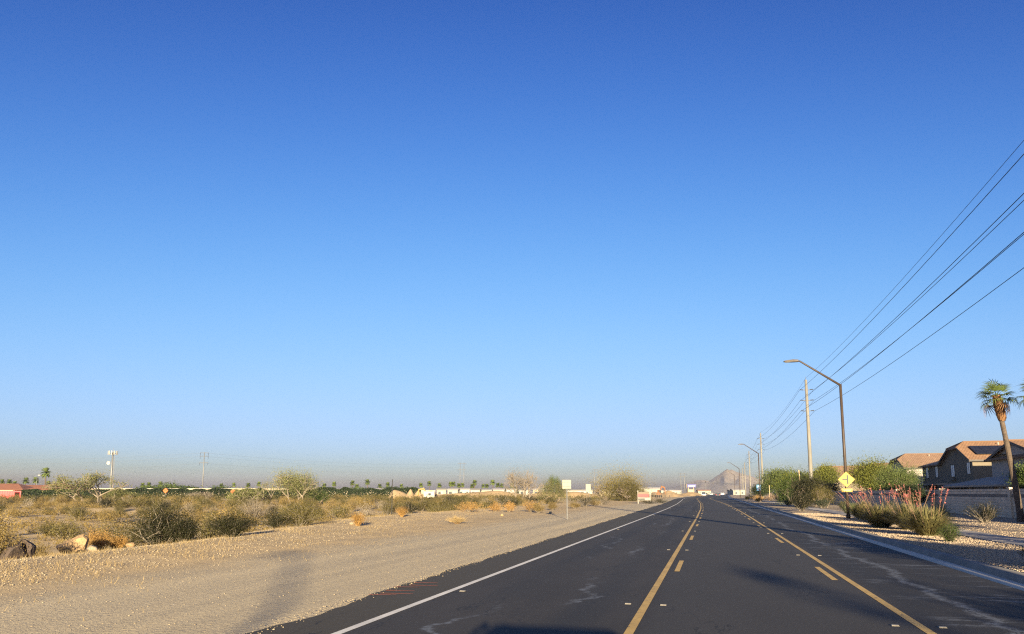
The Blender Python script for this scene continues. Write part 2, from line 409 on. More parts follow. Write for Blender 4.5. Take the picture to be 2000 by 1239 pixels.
# ------------------------------------------------------------------ ground, road, kerb, sidewalk, mountain
def ground():
    xs = np.concatenate([[-9000, -6000, -4000, -2500, -1500, -1000, -700, -500, -400, -330, -270, -220, -180, -155], np.arange(-135, -40, 3.),
                         np.arange(-40, -6.4, .6), [-6.2, -5.8, -5.5, 0, 6.30, 6.36], np.arange(7, 22, .8), [24, 30, 40, 60, 100, 200, 400, 800, 1500, 3000, 6000, 9000]])
    ys = np.concatenate([[-3000, -1000, -300, -120, -60, -40], np.arange(-25, 70, .8), np.arange(70, 150, 2.), np.arange(150, 420, 8.), [450, 500, 560, 640, 740, 860, 1000, 1300, 1800, 2500, 4000, 6000, 10000]])
    X, Y = np.meshgrid(xs, ys); X = X + cY(Y) * np.exp(-(X / 900.)**2)
    Z = hgt(X, Y)
    far = (np.abs(X) > 380) | (Y > 430); Z = np.where(far & (X < -5), -.05, Z)
    nx, ny = len(xs), len(ys)
    V = np.stack([X.ravel(), Y.ravel(), Z.ravel()], 1)
    i = np.arange(nx * ny).reshape(ny, nx)
    F = np.stack([i[:-1, :-1].ravel(), i[:-1, 1:].ravel(), i[1:, 1:].ravel(), i[1:, :-1].ravel()], 1)
    return tag(link('ground', npmesh('ground', V, F, M['ground'], True)), kind='structure')
ground()
RY = np.concatenate([np.arange(-60, 120, .5), np.arange(120, 420, 3.), np.arange(420, 1300, 15.)])
def leftEdge(y): return np.interp(y, [0, 9, 24, 75, 130], [-5.85, -5.95, -6.25, -7.1, -7.2]) + sY(y)
def strip(name, y, xl, xr, z, mat, parent=None):
    y = np.asarray(y, float); n = len(y)
    V = np.zeros((2 * n, 3)); V[:n, 0] = xl; V[n:, 0] = xr; V[:n, 1] = y; V[n:, 1] = y; V[:, 2] = z
    i = np.arange(n - 1); F = np.stack([i, i + n, i + n + 1, i + 1], 1)
    return link(name, npmesh(name, V, F, mat), parent)
le = leftEdge(RY) + cY(RY) + (rng.random(len(RY)) - .5) * .13 + .22 * (vnoise(RY / 2.3, RY * 0) - .5)
road = tag(strip('road', RY, le, cY(RY) + 5.75, .0, M['asphalt']), kind='structure')
# paved edge drop: a low lip of asphalt at the left
def line(name, x, wd, y0, y1, mat, step=1.0, bend=True, z=.004):
    y = np.arange(y0, y1 + 1e-6, step) if y1 - y0 > step else np.array([y0, y1])
    c = cY(y) + (sY(y) if bend else 0)
    return strip(name, y, x + c - wd / 2, x + c + wd / 2, z, mat, road)
tag(line('edge_line', -4.86, .13, -40, 640, M['white_paint'], 1.5), 'long white edge line along the left lane')
tag(line('centre_line', -1.13, .125, -40, 330, M['yellow_paint'], 1.5), 'solid yellow line left of the turn lane')
tag(line('turn_lane_line', 2.75, .125, -40, 330, M['yellow_paint'], 1.5), 'solid yellow line right of the turn lane')
for k in range(0, 22):
    y0 = 18.95 - 12.6 + k * 12.6
    line('lane_dash', -.86, .12, y0, y0 + 3.05, M['yellow_paint'])
    if k > 0: line('lane_dash', 2.48, .12, y0 + .3 - 1.3, y0 + 2.05, M['yellow_paint'])
for k in range(0, 14): line('lane_dash', 2.95 + 0.2 , .11, 330 + k * 18, 338 + k * 18, M['white_paint'])
mk = MB(); mk.add([(-.05, -.05, 0), (.05, -.05, 0), (.05, .05, 0), (-.05, .05, 0), (-.045, -.02, .014), (.045, -.02, .014), (.045, .02, .014), (-.045, .02, .014)],
                  [(4, 5, 6, 7), (0, 1, 5, 4), (1, 2, 6, 5), (2, 3, 7, 6), (3, 0, 4, 7)])
mk_me = mk.mesh('lane_marker', M['reflector'])
for k in range(0, 13):
    y0 = 13.2 + k * 12.6
    for x in (-1.42, -.84, 2.42, 3.02):
        o = link('lane_marker', mk_me, road); y = y0 + (.1 if x < 0 else -1.1)
        o.location = (x + float(cY(y) + sY(y)), y, .002)
    if k % 2 == 0:
        o = link('lane_marker', mk_me, road); o.location = (-4.62, 14.2 + k * 12.6, .002)
# orange survey strokes on the paved edge
for k, (x, y, l, a) in enumerate([(-6.12, 13.3, .5, .25), (-6.0, 13.55, .62, .1), (-6.07, 13.95, .55, .2), (-6.14, 14.5, .5, .15), (-5.96, 14.85, .6, .05), (-6.02, 15.25, .5, .22)]):
    d = Vector((math.cos(a), math.sin(a), 0)); n = Vector((-d.y, d.x, 0)) * .035; p = Vector((x, y, .006)); q = p + d * l
    b = MB(); b.add([p - n, q - n * .4, q + n * .4, p + n], [(0, 1, 2, 3)]); b.build('spray_mark', M['orange_paint'], road)
# kerb and gutter, swept along the road
def sweep(name, prof, y, mat, x_off=0, parent=None):
    n = len(prof); V = []; F = []
    for yy in y:
        c = float(cY(yy)) + x_off
        V += [(px + c, yy, pz) for px, pz in prof]
    for i in range(len(y) - 1):
        for k in range(n - 1):
            a = i * n + k; F.append((a, a + 1, a + n + 1, a + n))
    return link(name, npmesh(name, V, F, mat), parent)
KY = np.concatenate([np.arange(-60, 100, 3.), np.arange(100, 700, 10.)])
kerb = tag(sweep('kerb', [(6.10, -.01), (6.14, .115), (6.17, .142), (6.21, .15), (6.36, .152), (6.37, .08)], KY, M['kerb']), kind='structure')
g_ = sweep('gutter', [(5.66, -.02), (5.66, .006), (6.11, -.004)], KY, M['gutter'], parent=kerb)
# sidewalk slabs
sw = tag(link('sidewalk', npmesh('sidewalk', [(9.45, -60, .13), (10.95, -60, .13), (10.95, 300, .13), (9.45, 300, .13)], [(0, 1, 2, 3)], M['mortar'])), kind='structure')
slab = MB().box(-.745, .745, -.745, .745, 0, .06).mesh('sidewalk_slab', M['concrete'], bevel=.008)
for k in range(120):
    y = 6 + k * 1.5
    o = link('sidewalk_slab', slab, sw); o.location = (10.2 + float(cY(y)), y, .125 + .003 * math.sin(k * 2.3))
# mountain
def mountain():
    D = 3200.; pr = [(1225, 0), (1262, 0), (1290, 5), (1313, 11), (1330, 17), (1343, 19), (1352, 22), (1361, 25.5), (1374, 26), (1385, 24), (1396, 30), (1407, 37), (1414, 42), (1422, 47), (1430, 46.5), (1440, 42), (1452, 37), (1464, 35), (1475, 31), (1500, 20), (1530, 12), (1560, 5), (1600, 0)]
    px = np.arange(1225, 1601, 1.6); dd = np.linspace(-420, 420, 60)
    PX, DD = np.meshgrid(px, dd)
    hh = np.interp(PX, [p[0] for p in pr], [p[1] for p in pr]) * D / 1500. + 0
    t = np.abs(DD) / 420.
    prof = np.clip(1 - t, 0, 1)**1.15
    wv = (PX - 1225) * D / 1500.
    rid = np.abs(vnoise(wv / 55, DD / 160) - .5) * 2; rid2 = np.abs(vnoise(wv / 22 + 7, DD / 60 + 3) - .5) * 2
    Z = hh * prof * (1 - .28 * rid * np.minimum(1, t * 4) - .13 * rid2 * np.minimum(1, t * 5)) + hh * .05 * (rid2 - .5)
    V = []
    for a, b, z in zip(PX.ravel(), DD.ravel(), Z.ravel()):
        q = fwd * (D + b) + rgt * ((a - 1000) / 1515. * (D + b)); V.append((q.x, q.y, max(z, 0) - .8))
    ny, nx = PX.shape; i = np.arange(nx * ny).reshape(ny, nx)
    F = np.stack([i[:-1, :-1].ravel(), i[:-1, 1:].ravel(), i[1:, 1:].ravel(), i[1:, :-1].ravel()], 1)
    tag(link('mountain', npmesh('mountain', V, F, M['mountain'], True)), kind='structure')
mountain()

# ------------------------------------------------------------------ foliage and tree builders
def leaf_quads(P, size, asp=2.2, up=0.0, seed=0, jitter=.4):
    r = np.random.default_rng(seed); n = len(P); P = np.asarray(P, float)
    a = r.normal(size=(n, 3)); a[:, 2] += up; a /= np.linalg.norm(a, axis=1)[:, None]
    b = r.normal(size=(n, 3)); b = np.cross(a, b); b /= np.linalg.norm(b, axis=1)[:, None] + 1e-9
    s = size * (1 + jitter * (r.random(n) * 2 - 1)); a = a * (s * .5)[:, None]; b = b * (s * .5 / asp)[:, None]
    V = np.empty((n, 4, 3)); V[:, 0] = P - a; V[:, 1] = P + b; V[:, 2] = P + a; V[:, 3] = P - b
    F = np.arange(4 * n).reshape(n, 4)
    return V.reshape(-1, 3), F
def bush_parts(seed, h=1.2, wd=1.6, stems=38, leaves=3200, leaf=.055, core=.25, flat=1.0, curl=.15):
    """a shrub of stems fanning from the base with leaves along their outer halves: stem builder, leaf points"""
    r = random.Random(seed); mb = MB(); pts = []
    for s in range(stems):
        a = r.uniform(0, 2 * math.pi); tilt = r.random()**.6
        ex = math.cos(a) * tilt * wd / 2 * r.uniform(.7, 1.08); ey = math.sin(a) * tilt * wd / 2 * r.uniform(.7, 1.08)
        ez = h * (1 - .55 * tilt**2.2 * flat) * r.uniform(.72, 1.08)
        p0 = Vector((ex * .12, ey * .12, -.05)); p3 = Vector((ex, ey, ez))
        p1 = p0.lerp(p3, .35) + Vector((r.uniform(-1, 1), r.uniform(-1, 1), .6)) * curl * h * .5
        p2 = p0.lerp(p3, .7) + Vector((r.uniform(-1, 1), r.uniform(-1, 1), .4)) * curl * h * .5
        mb.tube([p0, p1, p2, p3], [.013 * h, .010 * h, .006 * h, .002], 3, False)
        for k in range(leaves // stems):
            u = core + (1 - core) * r.random()**.75
            q = p0.lerp(p1, u / .35) if u < .35 else (p1.lerp(p2, (u - .35) / .35) if u < .7 else p2.lerp(p3, (u - .7) / .3))
            g = .055 + .075 * u
            pts.append((q.x + r.gauss(0, g) * h, q.y + r.gauss(0, g) * h, max(.02, q.z + r.gauss(0, g * .8) * h)))
    return mb, pts
def two_mat_mesh(name, mb, m1, V, F, m2):
    """stems and foliage in one mesh (for shrubs too small in the picture to show parts)"""
    me = bpy.data.meshes.new(name)
    n = len(mb.v); me.from_pydata(mb.v + [tuple(p) for p in V], [], mb.f + [tuple(int(i) + n for i in f) for f in F])
    me.materials.append(m1); me.materials.append(m2)
    idx = [0] * len(mb.f) + [1] * len(F); me.polygons.foreach_set('material_index', idx); me.update()
    return me
def shrub(name, label, cat, x, y, h, wd, leafm, seed, leaves=4200, leaf=.05, stemm='twig', z=None, group=None, stems=44, wy=None, **kw):
    mb, pts = bush_parts(seed, 1.0, wd / h, stems, leaves, leaf / h, **kw)
    r = empty(name, (x, y, H(x, y) if z is None else z), 0); r.scale = (h, h * (wy / wd if wy else 1), h)
    mb.build('stems', M[stemm], r); V, F = leaf_quads(pts, leaf / h, seed=seed)
    link('foliage', npmesh('foliage', V, F, M[leafm]), r)
    return tag(r, label, cat, group)
def grow(seed, height, spread, trunk_r, levels=4, split=3, lean=(0, 0), trunks=1, first=.28, droop=0., wob=.25):
    r = random.Random(seed); mb = MB(); tips = []
    def rec(p, d, L, rad, lv):
        pts = [p]; rr = [rad]; q = p.copy(); dd = d.copy()
        for k in range(3):
            dd = (dd + Vector((r.gauss(0, 1), r.gauss(0, 1), r.gauss(0, .6))) * wob * .4).normalized()
            q = q + dd * L / 3; pts.append(q.copy()); rr.append(rad * (1 - .13 * (k + 1)))
            if lv <= 1: tips.append((q.copy(), lv))
        mb.tube(pts, rr, 6 if lv > 1 else 4, False)
        if lv == 0: return
        for c in range(split if lv > 1 else split + 1):
            a = r.uniform(0, 2 * math.pi); side = Vector((math.cos(a), math.sin(a), r.uniform(-.1, .35) - droop))
            nd = (dd * r.uniform(.55, 1.0) + side * spread * r.uniform(.5, 1.0)).normalized()
            rec(q, nd, L * r.uniform(.62, .88), rad * .58, lv - 1)
    for k in range(trunks):
        a = 2 * math.pi * k / max(1, trunks) + r.uniform(-.3, .3); s = .55 if trunks > 1 else 0
        d = Vector((lean[0] + math.cos(a) * s, lean[1] + math.sin(a) * s, 1)).normalized()
        rec(Vector((math.cos(a) * .1 * (trunks > 1), math.sin(a) * .1 * (trunks > 1), -.1)), d, height * first, trunk_r, levels)
    top = max(t[0].z for t in tips)
    return mb, tips, height / (top + .2)
def tree(name, label, x, y, height, width, leafm, seed, bark='bark', n=7000, leaf=.12, clump=.32, group=None, z=None, rz=0, cut=0., fill=.15, cat='tree', **kw):
    mb, tips, sc = grow(seed, 1.0, kw.pop('spread', .8), kw.pop('trunk_r', .028), **kw)
    T = np.array([tuple(t[0]) for t in tips]); r = np.random.default_rng(seed)
    if cut: T = T[T[:, 2] > cut * T[:, 2].max()]
    ext = max(np.ptp(T[:, 0]), np.ptp(T[:, 1])) + .1
    root = empty(name, (x, y, H(x, y) if z is None else z), rz)
    k = height * sc; sx = min(2.0, max(.45, width / (ext * k)))
    root.scale = (k * sx, k * sx, k)
    mb.build('trunk', M[bark], root)
    if n:
        wgt = r.random(len(T))**1.6; wgt /= wgt.sum()
        C0 = np.array([0, 0, T[:, 2].mean() * .75]); q = 1 - fill * r.random((n, 1))**1.5; P = C0 + (T[r.choice(len(T), n, p=wgt)] - C0) * q + r.normal(size=(n, 3)) * clump * .14 * np.array([1, 1, .8])
        V, F = leaf_quads(P, leaf / k, seed=seed, asp=1.9)
        link('crown', npmesh('crown', V, F, M[leafm]), root)
    return tag(root, label, cat, group)

# fan palm: trunk, dead-frond sleeve, fan fronds each a part
def frond_mesh(seed, seg=17, mat='frond', L=1.0, droop=.5):
    r = random.Random(seed); mb = MB(); st = .62 * L
    mb.tube([(0, 0, 0), (st * .5, 0, .06 * L), (st, 0, .02 * L)], [.022, .016, .01], 4, False)
    for k in range(seg):
        a = (k / (seg - 1) - .5) * R(205); l = L * .74 * (.72 + .28 * math.cos(a)) * r.uniform(.9, 1.08)
        d = Vector((math.cos(a), math.sin(a), 0)); n = Vector((-d.y, d.x, 0)); p = Vector((st, 0, .02 * L))
        w1 = .052 * L; q = p + d * l * .55 + Vector((0, 0, .05 * L)); e = p + d * l + Vector((0, 0, -droop * l * r.uniform(.3, 1.0)))
        mb.add([p - n * .008, p + n * .008, q + n * w1 * .5, e, q - n * w1 * .5], [(0, 1, 2, 4), (4, 2, 3)])
    return mb.mesh('frond', M[mat], fix=False)
FR = [frond_mesh(i, droop=.35 + .2 * i) for i in range(3)]; FRD = frond_mesh(9, mat='frond_dead', droop=.8)
def palm(label, x, y, height, group=None, seed=0, nf=30, lean=(0, 0), size=1.15, sleeve=1.5, tr=.17, z=None):
    r = random.Random(seed); root = empty('fan_palm', (x, y, H(x, y) if z is None else z)); Ht = height - size * .7
    mb = MB(); pts = []; rad = []
    for k in range(15):
        u = k / 14; pts.append((lean[0] * u**1.3, lean[1] * u**1.3, -.1 + Ht * u)); rad.append(tr * (1.35 - .55 * u) + (.008 if k % 2 else -.004) + (.05 if k == 0 else 0))
    mb.tube(pts, rad, 10); mb.build('trunk', M['palm_trunk'], root)
    if sleeve:
        sb = MB()
        for k in range(150):
            u = k / 150; a = k * 2.4; zz = Ht - sleeve * (1 - u); rr = tr * (1.0 + .75 * math.sin(.4 + u * 2.4)); q = ((zz) / Ht)**1.3
            c = Vector((lean[0] * q + math.cos(a) * rr * .8, lean[1] * q + math.sin(a) * rr * .8, zz)); d = Vector((math.cos(a), math.sin(a), 0)); s = Vector((-d.y, d.x, 0))
            sb.add([c - s * .085, c + s * .085, c + d * .11 + Vector((0, 0, .24)) + s * .04, c + d * .11 + Vector((0, 0, .24)) - s * .04], [(0, 1, 2, 3)])
        sb.build('frond_sleeve', M['frond_dead'], root)
    for k in range(nf):
        u = (k + .5) / nf; o = link('frond', FR[k % 3] if u > .12 else FRD, root); o.location = (lean[0], lean[1], Ht + .02)
        o.rotation_euler = (r.uniform(-.25, .25), R(62) - R(140) * u**.85 + r.uniform(-.1, .1), k * 2.399 + r.uniform(-.2, .2)); s = size * r.uniform(.85, 1.1); o.scale = (s, s, s)
    return tag(root, label, 'palm', group)

# ------------------------------------------------------------------ block wall along the right
WX = 19.5
def block_wall():
    root = empty('block_wall', (WX, 40, .12)); tag(root, 'long tan concrete block wall with dark band behind the right sidewalk', 'wall')
    core = MB(); core.box(.02, .17, -70, 230, -.2, 1.93); core.build('mortar_core', M['mortar'], root)
    full = MB().box(-.012, .19, -.195, .195, -.095, .095).mesh('block', M['block'], bevel=.006)
    dark = MB().box(-.022, .20, -.195, .195, -.095, .095).mesh('block', M['block_dark'], bevel=.006)
    capm = MB().box(-.03, .215, -.197, .197, -.075, .075).mesh('cap_block', M['block'], bevel=.008)
    # rows: 8 plain, 1 dark, 1 plain; then a cap
    n = 0; rest = MB(); restd = MB(); y_first = 16.2       # first column that enters the frame (world y = 56)
    cols = []
    for j in range(-150, 560):
        y = y_first + j * .4
        for rw in range(9):
            z = .1 + rw * .2; yy = y + (.2 if rw % 2 else 0); mesh = dark if rw == 7 else full
            if j >= 0 and n < 290:
                o = link('block', mesh, root); o.location = (0, yy, z); n += 1
            elif yy > 12 and yy < 190:
                (restd if rw == 7 else rest).box(-.012 - (.01 if rw == 7 else 0) + .003 * ((j * 7 + rw * 3) % 3), .19, yy - .195, yy + .195, z - .095, z + .095)
        if -2 <= j < 60:
            o = link('cap_block', capm, root); o.location = (0, y, 1.885)
    rest.box(-.01, .19, -70, 12, 0, 1.3).box(-.01, .19, -70, 12, 1.52, 1.8).box(-.03, .215, -70, 15, 1.81, 1.96); rest.box(-.03, .215, y_first + 23.9, 230, 1.81, 1.96)
    restd.box(-.02, .2, -70, 12, 1.31, 1.51)
    a = rest.build('block_courses', M['block'], root); a['kind'] = 'stuff'
    b = restd.build('dark_block_courses', M['block_dark'], root); b['kind'] = 'stuff'
    for k, y in enumerate((-48, -32, -16, 0, 19.0, 35.5, 52, 68, 84, 100, 130, 160)):
        p = MB(); p.box(-.12, .30, y - .22, y + .22, -.1, 2.0); p.box(-.16, .34, y - .26, y + .26, 2.0, 2.07)
        p.build('pilaster', M['block'], root, bevel=.01)
block_wall()

# ------------------------------------------------------------------ houses
def roof_mesh(name, polys, mat, th=.17):
    """roof planes (counter-clockwise from above) with uv along eave and slope"""
    V = []; F = []; UV = []
    for poly in polys:
        P = [Vector(p) for p in poly]; n = (P[1] - P[0]).cross(P[2] - P[0]).normalized()
        if n.z < 0: P = P[::-1]; n = -n
        e = Vector((0, 0, 1)).cross(n); e = e.normalized() if e.length > 1e-4 else Vector((1, 0, 0)); u = n.cross(e)
        b = len(V); k = len(P); V += P + [p - Vector((0, 0, th)) for p in P]
        F.append(list(range(b, b + k))); UV.append([(p.dot(e), p.dot(u)) for p in P])
        F.append(list(range(b + k, b + 2 * k))[::-1]); UV.append([(p.dot(e), p.dot(u)) for p in P][::-1])
        for i in range(k):
            j = (i + 1) % k; F.append([b + i, b + k + i, b + k + j, b + j]); UV.append([(0, 0)] * 4)
    me = bpy.data.meshes.new(name); me.from_pydata([tuple(v) for v in V], [], F)
    ul = me.uv_layers.new(name='UVMap'); i = 0
    for f in UV:
        for q in f: ul.data[i].uv = q; i += 1
    me.materials.append(mat); return me
def add_window(root, x, y, z, wd, hh, face='x', frame='trim_white', pane='blind', out=.05):
    f = MB(); t = .09
    def bx(mb, a0, a1, z0, z1, d0, d1):
        if face == 'x': mb.box(x - d1, x - d0, y + a0, y + a1, z + z0, z + z1)
        else: mb.box(x + a0, x + a1, y - d1, y - d0, z + z0, z + z1)
    bx(f, -wd / 2 - t, wd / 2 + t, hh, hh + t, -.02, out); bx(f, -wd / 2 - t, wd / 2 + t, -t, 0, -.02, out + .03)
    bx(f, -wd / 2 - t, -wd / 2, 0, hh, -.02, out); bx(f, wd / 2, wd / 2 + t, 0, hh, -.02, out); bx(f, -.02, .02, 0, hh, -.02, out - .02)
    o = f.build('window', M[frame], root); g = MB(); bx(g, -wd / 2, wd / 2, 0, hh, -.015, .012); g.build('pane', M[pane], o)
    return o
def gable_house(label, X0, X1, Y0, Y1, eave, ridge, clip, wall, tile, windows=(), yw=(), group=None, ov=.45):
    root = empty('house', (X0, Y0, .1)); L = X1 - X0; W = Y1 - Y0; yc = W / 2; sl = (ridge - eave) / (yc)
    zc = ridge - clip; dc = clip / sl if clip else 0
    poly = [(0, -.2), (W, -.2), (W, eave), (yc + dc, zc), (yc - dc, zc), (0, eave)] if clip else [(0, -.2), (W, -.2), (W, eave), (yc, ridge), (0, eave)]
    b = MB(); b.prism(poly, 0, 0, L); b.build('wall', M[wall], root)
    up = .10; e = eave - sl * ov + up; r = ridge + up; z1 = zc + up
    rx = clip / .55 if clip else 0
    s_ = [(-ov, -ov, e), (L + ov, -ov, e), (L + ov, yc, r), (-ov + rx, yc, r)] + ([(-ov, yc - dc, z1)] if clip else [])
    n_ = [(L + ov, W + ov, e), (-ov, W + ov, e)] + ([(-ov, yc + dc, z1)] if clip else []) + [(-ov + rx, yc, r), (L + ov, yc, r)]
    polys = [s_, n_] + ([[(-ov, yc + dc, z1), (-ov, yc - dc, z1), (-ov + rx, yc, r)]] if clip else [])
    rf = link('roof', roof_mesh('roof', polys, M[tile]), root)
    for q0, q1 in (((-ov - .03, -ov, e), (-ov - .03, yc - dc, z1 if clip else r)), ((-ov - .03, W + ov, e), (-ov - .03, yc + dc, z1 if clip else r))):
        d = Vector((0, 0, -.26)); a = Vector(q0) - Vector((0, 0, .02)); c = Vector(q1) - Vector((0, 0, .02)); t = Vector((.06, 0, 0))
        fb = MB(); fb.add([a, c, c + d, a + d, a + t, c + t, c + d + t, a + d + t], [(0, 1, 2, 3), (7, 6, 5, 4), (0, 4, 5, 1), (3, 2, 6, 7), (0, 3, 7, 4), (1, 5, 6, 2)]); fb.build('fascia', M['fascia'], rf)
    fb = MB(); fb.box(-ov, L + ov, -ov - .05, -ov + .01, e - .22, e - .01)
    fb.build('fascia', M['fascia'], rf)
    rc = MB(); rc.tube([(-ov + rx, yc, r + .03), (L + ov, yc, r + .03)], .1, 6)
    if clip: rc.tube([(-ov, yc - dc, z1 + .03), (-ov + rx, yc, r + .03)], .09, 6).tube([(-ov, yc + dc, z1 + .03), (-ov + rx, yc, r + .03)], .09, 6)
    rc.build('ridge_tiles', M[tile], rf)
    for vx, vy in ((L * .3, yc - 1.2), (L * .62, yc - 2.0)): MB().tube([(vx, vy, ridge - (yc - vy) * sl), (vx, vy, ridge - (yc - vy) * sl + .42)], .06, 6).build('roof_vent', M['trim_white'], rf)
    for (y, z, wd, hh) in windows: add_window(root, 0, y, z, wd, hh, 'x', 'fascia')
    for (x, z, wd, hh) in yw: add_window(root, x, 0, z, wd, hh, 'y')
    return tag(root, label, 'house', group)
HX = 30.
h2 = gable_house('charcoal stucco house with orange tile clipped gable and dark solar panels', HX, HX + 15, 102, 114.5, 5.65, 7.95, .8, 'char', 'tile', [(1.5, 3.95, 1.25, 1.35), (7.8, 3.75, 1.5, 1.45)])
# the house's lower rear wing
wg = MB(); wg.box(.02, 9, 12.55, 22.6, -.2, 5.55); wg.build('wing_wall', M['char'], h2)
wr = link('wing_roof', roof_mesh('wing_roof', [[(-.45, 12.6, 5.5), (4.5, 12.6, 7.15), (4.5, 19, 7.15), (-.45, 23.05, 5.5)], [(-.45, 23.05, 5.5), (4.5, 19, 7.15), (9.4, 23.05, 5.5)], [(4.5, 12.6, 7.15), (9.4, 12.6, 5.5), (9.4, 23.05, 5.5), (4.5, 19, 7.15)]], M['tile']), h2)
for y in (15.2, 20.0): add_window(h2, .02, y, 3.8, 1.2, 1.45, 'x', 'fascia')
# pop-out sill under the window, gable vent
MB().box(-.25, 0, 6.7, 8.9, 3.3, 3.55).build('window_ledge', M['char'], h2); MB().box(-.03, .02, 5.7, 6.8, 6.3, 6.8).build('gable_vent', M['fascia'], h2)
# solar array on the south slope
def solar(root, x0, y0, z0, ux, uy, nx, ny, pw=1.0, ph=1.6):
    ux = Vector(ux).normalized(); uy = Vector(uy).normalized(); n = ux.cross(uy).normalized()
    if n.z < 0: n = -n
    for i in range(nx):
        for j in range(ny):
            p = Vector((x0, y0, z0)) + ux * (i * (pw + .03)) + uy * (j * (ph + .04)) + n * .14
            b = MB(); c = [p, p + ux * pw, p + ux * pw + uy * ph, p + uy * ph]; b.add(c + [q + n * .04 for q in c], [(0, 3, 2, 1), (4, 5, 6, 7), (0, 1, 5, 4), (1, 2, 6, 5), (2, 3, 7, 6), (3, 0, 4, 7)])
            b.build('solar_panel', M['solar'], root)
s2 = (7.95 - 5.65) / 6.25
solar(h2, .9, 1.1, 5.65 + 1.1 * s2 + .1, (1, 0, 0), (0, 1, s2), 11, 2)
h1 = gable_house('taupe house with brown tiled clipped gable roof beside the charcoal house', HX + .3, HX + 16, 135.5, 148, 5.75, 8.0, 1.0, 'taupe', 'tile2', [(6, 3.6, 1.3, 1.3)], [(3, 3.6, 1.2, 1.3)])
h0 = gable_house('distant house showing only a long brown roof above the trees', HX, HX + 18, 222, 236, 6.2, 8.8, 0, 'char', 'tile2')
h00 = gable_house('far tan house peeking between garden trees and taupe house', HX + 2, HX + 15, 168, 180, 5.6, 7.6, .8, 'cream', 'tile2')
h3 = gable_house('light grey house behind the palm with tilted solar panels', HX, HX + 14, 82, 95.6, 5.35, 6.9, 0.0, 'stucco', 'tile', [(3, 3.5, 1.3, 1.3)])
# replace its street end by a hip carrying panels
hp = link('hip_roof', roof_mesh('hip_roof', [[(-.6, -.5, 5.33), (-.6, 14.1, 5.33), (4.2, 6.8, 7.08)]], M['tile']), h3); solar(h3, -.2, 8.2, 5.50, (0, 1, 0), (4.8, 0, 1.75), 4, 1)
po = empty('patio_cover', (25.2, 79, .1)); tag(po, 'grey hipped patio roof below the light grey house', 'patio cover')
link('roof', roof_mesh('roof', [[(-.3, -.3, 2.45), (4.9, -.3, 2.45), (4.9, 4, 3.3), (2.3, 6.4, 3.3)], [(-.3, -.3, 2.45), (2.3, 6.4, 3.3), (2.3, 10, 3.3), (-.3, 17, 2.45)], [(2.3, 10, 3.3), (2.3, 6.4, 3.3), (4.9, 4, 3.3), (4.9, 12, 3.3)], [(-.3, 17, 2.45), (2.3, 10, 3.3), (4.9, 12, 3.3), (4.9, 17, 2.45)]], M['patio']), po)
for px_, py_ in ((.1, .1), (.1, 8.5), (.1, 16.6)): MB().box(px_, px_ + .25, py_, py_ + .25, -.1, 2.5).build('post', M['stucco'], po)
pf = empty('patio_cover', (25.8, 101, .1)); tag(pf, 'flat patio cover on posts below the charcoal house', 'patio cover')
MB().box(0, 4.1, 0, 23, 2.62, 2.8).build('roof', M['patio'], pf)
for k in range(6): MB().box(.1, .28, .1 + k * 4.5, .28 + k * 4.5, -.1, 2.62).build('post', M['black'], pf)
# neighbours beside and behind the viewpoint (their shade falls on the verge)
for k, (y, lab) in enumerate(((62, 'nearest'), (44, 'second'), (26, 'third'), (8, 'fourth'), (-10, 'fifth'), (-28, 'sixth'), (-46, 'seventh'), (-66, 'eighth'))):
    gable_house('two storey tan house beside the viewpoint, %s before the light grey house' % lab, HX + (k % 2), HX + 14, y, y + 12.5, 5.6, 7.9, .8 if k % 2 else 0, ('cream', 'taupe', 'stucco')[k % 3], ('tile', 'tile2')[k % 2], [(3, 3.7, 1.3, 1.4), (9, 3.7, 1.3, 1.4)], group='row of houses behind the block wall')

# ------------------------------------------------------------------ utility poles and wires
PY = [-118, -1.0, 134, 251, 368, 485, 602, 719]; PH = [20, 20, 20.2, 20, 20.4, 19.5, 20, 20]
wires = [[] for _ in range(7)]
nm = ['behind the viewpoint', 'just beside the viewpoint', 'nearest in view behind the tall street lamp', 'second in view above the blue sign', 'third in view', 'fourth in view', 'fifth in view', 'sixth and farthest in view']
for y, h, lab in zip(PY, PH, nm):
    x = 15.75 + float(cY(y)); p = empty('utility_pole', (x, y, .1)); tag(p, 'tall weathered grey utility pole, ' + lab, 'utility pole', 'utility poles along the right verge')
    MB().tube([(0, 0, -.1), (0, 0, h * .5), (0, 0, h)], [.36, .285, .20], 14).build('shaft', M['steel_pole'], p, True)
    MB().tube([(0, 0, h), (0, 0, h + .5)], .03, 6).build('tip', M['galv'], p)
    wires[0].append(Vector((x, y, h + .4)))
    for i, dz in enumerate((1.7, 3.45, 5.2)):
        for j, s in enumerate((-1, 1)):
            a = MB(); a.tube([(s * .18, 0, h - dz), (s * 1.05, 0, h - dz + .08)], [.06, .04], 6); ar = a.build('insulator_arm', M['galv'], p)
            b = MB()
            for q in range(5): b.tube([(s * (.55 + q * .1), 0, h - dz + .045 + q * .008), (s * (.6 + q * .1), 0, h - dz + .05 + q * .008)], .085, 8)
            b.build('insulator', M['black'], ar)
            wires[1 + i * 2 + j].append(Vector((x + s * 1.08, y, h - dz + .09)))
wl = ['topmost thin shield wire running from pole tip to pole tip', 'road side wire of the upper pair on the utility poles', 'house side wire of the upper pair on the utility poles', 'road side wire of the middle pair on the utility poles', 'house side wire of the middle pair on the utility poles', 'road side wire of the lower pair on the utility poles', 'lowest house side wire strung along the utility poles']
